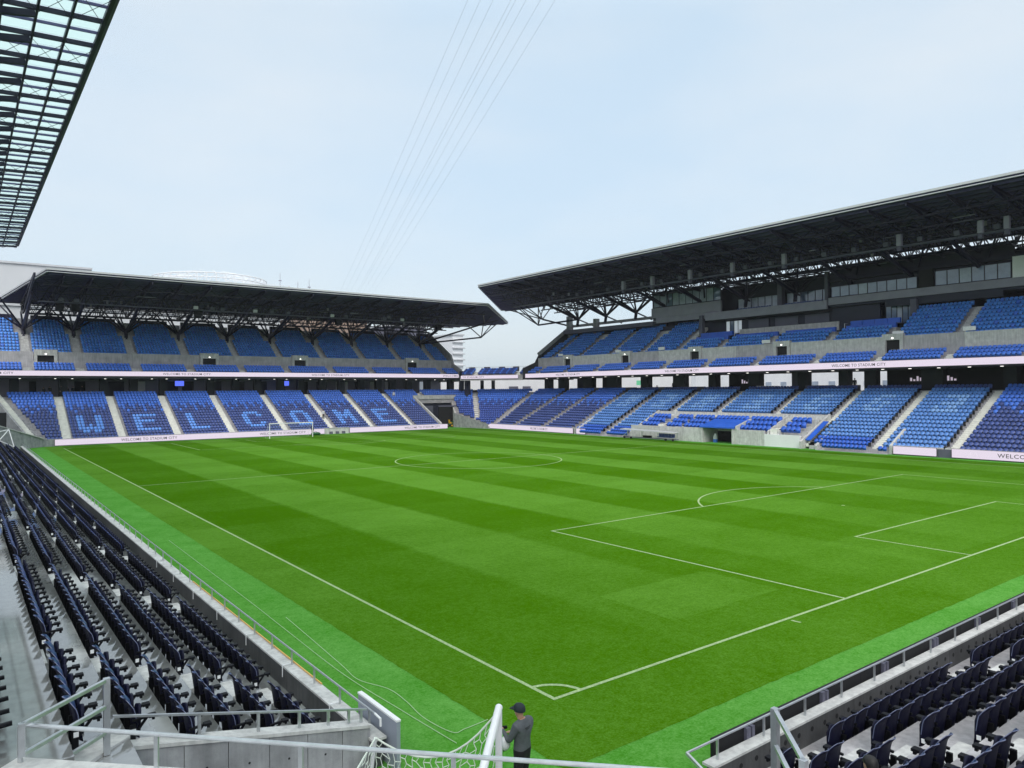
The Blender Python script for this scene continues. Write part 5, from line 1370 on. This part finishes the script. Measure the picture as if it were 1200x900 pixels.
for k_, s in enumerate((-0.4, 0.5, 2.0, 3.0, 3.7, 5.0)):
    p_ = FF.P(s-0.3, 15.4 if k_ % 2 else 14.9, 7.15)
    person(f"{ordn(k_)} dark-clothed person from the left standing at the back of the far stand's lower seats", tuple(p_), math.radians(180+20*((k_ % 3)-1)), ("skin", "shirt_black", "trousers_black"), group="people at the back of the far stand", hands=False, h=1.55+0.12*(k_ % 3))
person("person in white shirt on the steps beside the letter M seats", tuple(FF.P(42.3, 0.35+DEP*5+0.2, Z0+RI*5)), math.radians(170), ("skin", "shirt_white", "trousers_black"), hands=False)
person("person in white shirt among the seats at the upper right of the far lower tier", tuple(FF.P(60.6, 0.35+DEP*13+0.35, Z0+RI*13)), math.radians(170), ("skin", "shirt_white", "trousers_black"), hands=False)
person("dark figure leaning in the bright opening under the right ribbon board", tuple(FRT.P(38.6, 15.4, 7.2)), math.radians(120), ("skin", "shirt_black", "trousers_black"), dict(head=(0, 0.14, 0)), hands=False)
person("dark figure at the aisle top in the far openings of the right stand", tuple(FRT.P(71.3, 15.6, 7.2)), math.radians(90), ("skin", "shirt_black", "trousers_black"), hands=False)
person("dark figure standing in the middle of a white opening under the right upper tier", tuple(FRT.P(75.6, 16.2, 6.6)), math.radians(90), ("skin", "shirt_black", "trousers_black"), hands=False)
person("person in red top at the left edge behind the far stand's diagonal steps", (-7.9, 124.0, 6.2), math.radians(180), ("skin", "orange_cable", "trousers_black"), hands=False)
hz_ = person("dark-haired person sitting low among the navy seats at the bottom right", (-1.58, -8.66, 1.25-0.44), math.radians(-10), ("skin", "shirt_black", "trousers_black"), dict(ll=((0.11, 0.40, 0.93), (0.12, 0.44, 0.50)), rl=((-0.11, 0.40, 0.93), (-0.12, 0.44, 0.50)), la=((0.25, 0.06, 1.12), (0.16, 0.26, 1.03)), ra=((-0.25, 0.06, 1.12), (-0.16, 0.26, 1.03)), head=(0, 0.05, 0)), hands=True, h=1.70, seated=True)

# ------------------------------------------------------------------ mower, shelter
mw = thing("ride_on_mower", "green and yellow ride-on mower parked at the far corner tunnel", "mower", (71.2, 116.0, 0))
def bx(nm, a, c, e, f, g_, h_, m_, par): return MB().box(a, c, e, f, g_, h_).build(nm, m_, par)
m = MB(); m.add([(70.3, 115.5, 0.45), (72.0, 115.5, 0.45), (72.0, 116.6, 0.45), (70.3, 116.6, 0.45), (70.35, 115.55, 0.75), (71.9, 115.55, 0.95), (71.9, 116.55, 0.95), (70.35, 116.55, 0.75)], [(0, 3, 2, 1), (4, 5, 6, 7), (0, 1, 5, 4), (1, 2, 6, 5), (2, 3, 7, 6), (3, 0, 4, 7)]); m.build("body", "mower_green", mw)
m = MB(); m.add([(71.0, 115.7, 0.96), (72.2, 115.7, 0.96), (72.2, 116.4, 0.96), (71.0, 116.4, 0.96), (71.1, 115.78, 1.25), (72.0, 115.78, 1.12), (72.0, 116.32, 1.12), (71.1, 116.32, 1.25)], [(0, 3, 2, 1), (4, 5, 6, 7), (0, 1, 5, 4), (1, 2, 6, 5), (2, 3, 7, 6), (3, 0, 4, 7)]); m.build("bonnet", "mower_green", mw)
st_ = bx("seat", 70.35, 70.9, 115.8, 116.3, 0.78, 0.95, "mower_yellow", mw); MB().beam((70.38, 116.05, 0.95), (70.25, 116.05, 1.55), 0.5, 0.12).build("backrest", "mower_yellow", st_)
for x, y, r_ in ((70.5, 115.35, 0.36), (70.5, 116.75, 0.36), (71.9, 115.35, 0.27), (71.9, 116.75, 0.27)):
    wl = MB().tube([(x, y-0.12, r_), (x, y+0.12, r_)], r_, 14).build("wheel", "black_matt", mw); MB().tube([(x, y-0.125, r_), (x, y+0.125, r_)], r_*0.5, 10).build("rim", "mower_yellow", wl)
MB().tube([(71.1, 116.05, 1.2), (70.98, 116.05, 1.5)], 0.03, 6).build("steering_column", "black_matt", mw)
MB().tube([(70.98+0.18*math.cos(a), 116.05+0.18*math.sin(a), 1.5) for a in [i*2*math.pi/10 for i in range(11)]], 0.02, 5).build("steering_wheel", "black_matt", mw)
bx("cutting_deck", 72.1, 73.2, 115.2, 116.9, 0.1, 0.32, "mower_yellow", mw)
sh = thing("bench_shelter", "low white wheeled team bench shelter in front of the right stand", "shelter", (71.2, 61.5, 0))
MB(FRT).add([(56.2, -2.3, 1.18), (66.9, -2.3, 1.38), (66.9, -1.0, 1.44), (56.2, -1.0, 1.24), (56.2, -2.3, 1.28), (66.9, -2.3, 1.48), (66.9, -1.0, 1.54), (56.2, -1.0, 1.34)], [(3, 2, 1, 0), (4, 5, 6, 7), (0, 1, 5, 4), (1, 2, 6, 5), (2, 3, 7, 6), (3, 0, 4, 7)]).build("roof", "fascia", sh)
for s in (56.5, 60.2, 63.4, 66.4): MB(FRT).beam((s, -1.1, 0.25), (s, -1.1, 1.25+0.0187*(s-56.2)), 0.09, 0.09).build("post", "galvanised", sh)
MB(FRT).beam((66.6, -2.2, 0.25), (65.8, -1.1, 1.35), 0.08, 0.08).build("brace", "galvanised", sh)
MB(FRT).box(56.3, 66.8, -1.75, -0.95, 0.20, 0.28).build("base", "panel_grey", sh)
for s in (56.7, 58.1, 65.0, 66.4):
    wl = MB(FRT).tube([(s, -1.9, 0.18), (s, -1.75, 0.18)], 0.18, 10).build("wheel", "black_matt", sh)
for k_ in range(5):
    s = 57.0+0.62*k_
    MB(FRT).box(s, s+0.5, -1.6, -1.1, 0.45, 0.55).build("seat", "seat_far_navy", sh); MB(FRT).box(s, s+0.5, -1.15, -1.02, 0.553, 1.02).build("backrest", "seat_far_navy", sh)
ck = thing("crate", "black crate on the turf under the bench shelter", "crate", FRT.P(62, -1.6, 0.28)); MB(FRT).box(61.3, 62.7, -1.7, -1.2, 0.29, 0.55).build("body", "black_plastic", ck); MB(FRT).box(61.25, 62.75, -1.72, -1.18, 0.552, 0.60).build("rim", "black_plastic", ck)
fg = thing("gate_panel", "pale low concrete gate between the two far lilac boards", "gate", FF.P(42.8, -0.2, 0))
MB(FF).box(40.45, 45.15, -0.05, 0.018, 0.0, 1.0).build("panel", "concrete_pale", fg); MB(FF).box(40.45, 45.15, -0.10, 0.01, 1.002, 1.12).build("top_rail", "concrete", fg)
for s in (41.4, 42.6, 43.8): MB(FF).box(s, s+0.5, -0.45, -0.1, 0.0, 0.45).build("foot", "panel_grey", fg)

# ------------------------------------------------------------------ power lines and buildings behind
W0 = [(71.9, 110.3), (74.0, 108.8), (76.1, 107.2), (79.0, 104.9), (79.8, 104.3), (81.5, 103.0), (83.9, 101.2), (86.3, 99.4)]
W1 = [(179.6, 418.0), (182.2, 416.1), (184.8, 414.1), (188.0, 411.6), (189.0, 410.8), (191.2, 409.2), (193.8, 407.3), (196.3, 405.3)]
for k_, (a, c) in enumerate(zip(W0, W1)):
    A_ = Vector((a[0], a[1], 88)); C_ = Vector((c[0], c[1], 68.8)); D_ = C_-A_
    pts = []
    for i in range(-8, 41):
        t = i/20; p_ = A_+D_*t; p_.z += 8.0*(t*t-t)*0.6+(0 if t < 1 else 0); pts.append(p_)
    o = MB().tube(pts, 0.027, 4, raw=True).build("power_line", "wire"); o["label"] = f"{ordn(k_)} thin overhead wire from the left crossing the cloudy sky"; o["category"] = "wire"; o["group"] = "overhead wires crossing the sky"
def block(name, label, x0, x1, y0, y1, h, m_, wins=None):
    t = thing(name, label, "building", ((x0+x1)/2, (y0+y1)/2, 0)); MB().box(x0, x1, y0, y1, 0, h).build("wall", m_, t)
    MB().box(x0-0.4, x1+0.4, y0-0.4, y1+0.4, h+0.01, h+0.5).build("roof", "fascia", t); return t
hb = block("white_building", "large plain white building rising behind the left part of the far roof", -60, 16, 205, 250, 40.0, "building_far")
ab = block("apartment_tower", "pale tower with many balcony slabs seen between the two stands", 122.4, 126.6, 196, 214, 26.5, "tower_pale")
for k_ in range(11): MB().box(122.2, 127.0, 195.2, 196.0, 4.0+2.0*k_, 4.35+2.0*k_).build("balcony", "fascia", ab)
gb_ = thing("gas_holder", "pale round roof with lattice railing behind the far roof", "building", (52, 215, 0))
ctr = Vector((50.5, 222, 0)); ring = lambda r_, z, n=40: [(ctr.x+r_*math.cos(2*math.pi*i/n), ctr.y+r_*math.sin(2*math.pi*i/n), z) for i in range(n)]
b = MB(); n = 40
for r_, z in ((19, 0), (19, 37.0), (17, 39.5)): b.v += [Vector(q) for q in ring(r_, z)]
for i in range(2):
    for j in range(n): b.f.append((i*n+j, i*n+(j+1) % n, (i+1)*n+(j+1) % n, (i+1)*n+j)); b.m.append(0)
b.f.append(tuple(2*n+j for j in range(n))); b.m.append(0); b.build("wall", "building_far", gb_)
for z in (41.0, 42.3): MB().tube(ring(16.5, z)+ring(16.5, z)[:1], 0.16, 4).build("rail", "tower_pale", gb_)
b = MB(); rg = ring(16.5, 39.4)
for j in range(n):
    b.beam(rg[j], (rg[j][0], rg[j][1], 42.3), 0.22, 0.22); b.beam(rg[j], (rg[(j+1) % n][0], rg[(j+1) % n][1], 42.3), 0.16, 0.16); b.beam((rg[j][0], rg[j][1], 42.3), (ctr.x+0.35*(rg[j][0]-ctr.x), ctr.y+0.35*(rg[j][1]-ctr.y), 43.0+0.8*(j % 3)), 0.14, 0.14)
o = b.build("lattice", "tower_pale", gb_)
lt = thing("roof_platform", "grey railed service platform behind the far roof", "platform", (70, 225, 0)); MB().box(68.5, 75, 222, 227, 0, 39.3).build("base", "building_far", lt); MB().box(66.5, 75.5, 221.5, 227.5, 39.32, 40.0).build("deck", "panel_grey", lt)
for z in (41.2, 42.4): MB().tube([(66.5, 221.5, z), (75.5, 221.5, z), (75.5, 227.5, z)], 0.08, 4).build("rail", "tower_pale", lt)
for k_, (x, h) in enumerate(((74.5, 47.6), (80.6, 45.2), (84.6, 46.2))):
    t = thing("antenna_mast", f"{ordn(k_)} thin antenna mast from the left standing behind the far roof", "mast", (x, 228, 0), "antenna masts behind the far roof")
    MB().tube([(x, 228, 0), (x, 228, h)], 0.18, 6, r2=0.06).build("pole", "panel_mid", t); MB().beam((x-0.5, 228, h-2.6), (x+0.5, 228, h-2.6), 0.2, 0.3).build("crossarm", "panel_mid", t)
block("brown_building", "brown building glimpsed under the middle of the far roof", 60, 78, 170, 190, 27.5, "building_tan")
block("dark_building", "grey green block glimpsed under the right part of the far roof", 90, 102, 180, 195, 27.0, "panel_grey")
block("pale_building", "pale low building showing under the left half of the far roof", -40, 52, 165, 180, 25.5, "building_far")
wl_ = block("outer_building", "white building visible through the openings of the right stand", 175, 190, -70, 150, 16.5, "white_wall")
for k_ in range(36):
    MB().box(174.9, 174.99, -50+4.8*k_, -48.2+4.8*k_, 8.2, 9.4).build("window", "window_blind", wl_)

cb_ = thing("corner_building", "long white building seen through the gap under the corner block", "building", FC.P(5, 62, 0))
MB(FC).box(-30, 60, 60, 70, 0, 11.8).build("wall", "white_wall", cb_); MB(FC).box(-30.3, 60.3, 59.7, 70, 11.81, 12.1).build("roof", "fascia", cb_)
for s0, s1 in ((18.2, 21.0), (14.4, 16.8)): MB(FC).box(s0, s1, 59.9, 59.98, 7.9, 8.7).build("window", "panel_grey", cb_)
# ------------------------------------------------------------------ the many farther seats: one mass of real seats
def tmpl(detail):
    if detail:
        b = MB(); slab_shell(b, 0.247, 0.20, 0.87, 0.02, 0.10, 0.020, 0.060, 0.17, nx=4, nz=5, m_front=1, m_back=0, m_rim=2, flare=0.095); sm = list(b.m)
        b.box(-0.20, 0.20, 0.085, 0.135, 0.40, 0.78)
        k = len(b.f); b.beam((0.25, -0.02, 0.51), (0.25, 0.34, 0.535), 0.07, 0.05); b.box(0.225, 0.275, -0.06, 0.03, 0.0, 0.45)
        bl = [9 if i >= k else {0: -1, 1: 10, 2: 10}[sm[i]] if i < len(sm) else -1 for i in range(len(b.f))]
    else:
        b = MB()
        b.add([(-0.225, 0.0, 0.30), (0.225, 0.0, 0.30), (0.225, -0.08, 0.76), (0.14, -0.10, 0.86), (-0.14, -0.10, 0.86), (-0.225, -0.08, 0.76),
               (-0.22, 0.05, 0.36), (0.22, 0.05, 0.36), (0.22, -0.03, 0.76), (0.14, -0.06, 0.86), (-0.14, -0.06, 0.86), (-0.22, -0.03, 0.76)],
              [(0, 1, 2, 3, 4, 5), (11, 10, 9, 8, 7, 6)]+[(i, 6+i, 6+(i+1) % 6, (i+1) % 6) for i in range(6)])
        b.box(-0.20, 0.20, 0.07, 0.14, 0.40, 0.70)
        b.box(0.225, 0.275, -0.05, 0.24, 0.52, 0.60)
        bl = [9 if i >= len(b.f)-6 else -1 for i in range(len(b.f))]
    return np.array([tuple(v) for v in b.v]), b.f, np.array(bl)
allv, alll, allst, alln, allm = [], [], [], [], []
base = 0; lo = 0
for det in (True, False):
    Vt, Ft, bl = tmpl(det); S = [s for s in SOFT if s[6] == det]
    if not S: continue
    A_ = np.array([[s[0], s[1], s[2], s[3], s[4], s[5]] for s in S], float)
    n = len(S); sc_ = A_[:, 5][:, None]*(1+0*rng.standard_normal((n, 1)))
    yw = A_[:, 3]+rng.normal(0, 0.015, n); c_, s_ = np.cos(yw)[:, None], np.sin(yw)[:, None]
    X = Vt[None, :, 0]*sc_; Y = Vt[None, :, 1]*sc_; Z = Vt[None, :, 2]*sc_
    P3 = np.stack([A_[:, 0:1]+X*c_-Y*s_, A_[:, 1:2]+X*s_+Y*c_, A_[:, 2:3]+Z], -1).reshape(-1, 3)
    fl_ = np.concatenate([np.array(f) for f in Ft]); ln = np.array([len(f) for f in Ft])
    allv.append(P3); nvt = len(Vt)
    alll.append((fl_[None, :]+(base+nvt*np.arange(n))[:, None]).ravel())
    alln.append(np.tile(ln, n))
    allm.append(np.where(bl[None, :] >= 0, bl[None, :], A_[:, 4:5].astype(int)).ravel())
    base += n*nvt
Vv = np.concatenate(allv); Ll = np.concatenate(alll); Ln = np.concatenate(alln); Mm = np.concatenate(allm)
me = bpy.data.meshes.new("seating"); me.vertices.add(len(Vv)); me.vertices.foreach_set("co", Vv.ravel())
me.loops.add(len(Ll)); me.loops.foreach_set("vertex_index", Ll.astype(np.int32))
me.polygons.add(len(Ln)); st_a = np.concatenate([[0], np.cumsum(Ln)[:-1]]); me.polygons.foreach_set("loop_start", st_a.astype(np.int32))
for q in SOFTMATS: me.materials.append(MT[q])
me.polygons.foreach_set("material_index", Mm.astype(np.int32)); me.update(calc_edges=True)
sg = link("seating", me); sg["kind"] = "stuff"; sg["label"] = "thousands of blue and navy folding seats filling the stands"; sg["category"] = "seats"
print("seats merged", len(SOFT), "polys", len(Ln), "objects", len(bpy.data.objects))

# ------------------------------------------------------------------ thin rainy-day air
hm = bpy.data.materials.new("haze"); hm.use_nodes = True; hn = hm.node_tree.nodes
for q in list(hn): hn.remove(q)
ho = hn.new("ShaderNodeOutputMaterial"); hv = hn.new("ShaderNodeVolumePrincipled")
hv.inputs["Color"].default_value = (0.90, 0.93, 0.97, 1); hv.inputs["Density"].default_value = 0.00018; hv.inputs["Anisotropy"].default_value = 0.2
hm.node_tree.links.new(hv.outputs[0], ho.inputs["Volume"]); MT["haze"] = hm
hz = MB().box(-120, 420, -160, 520, -1.0, 110).build("haze", "haze", kind="stuff")
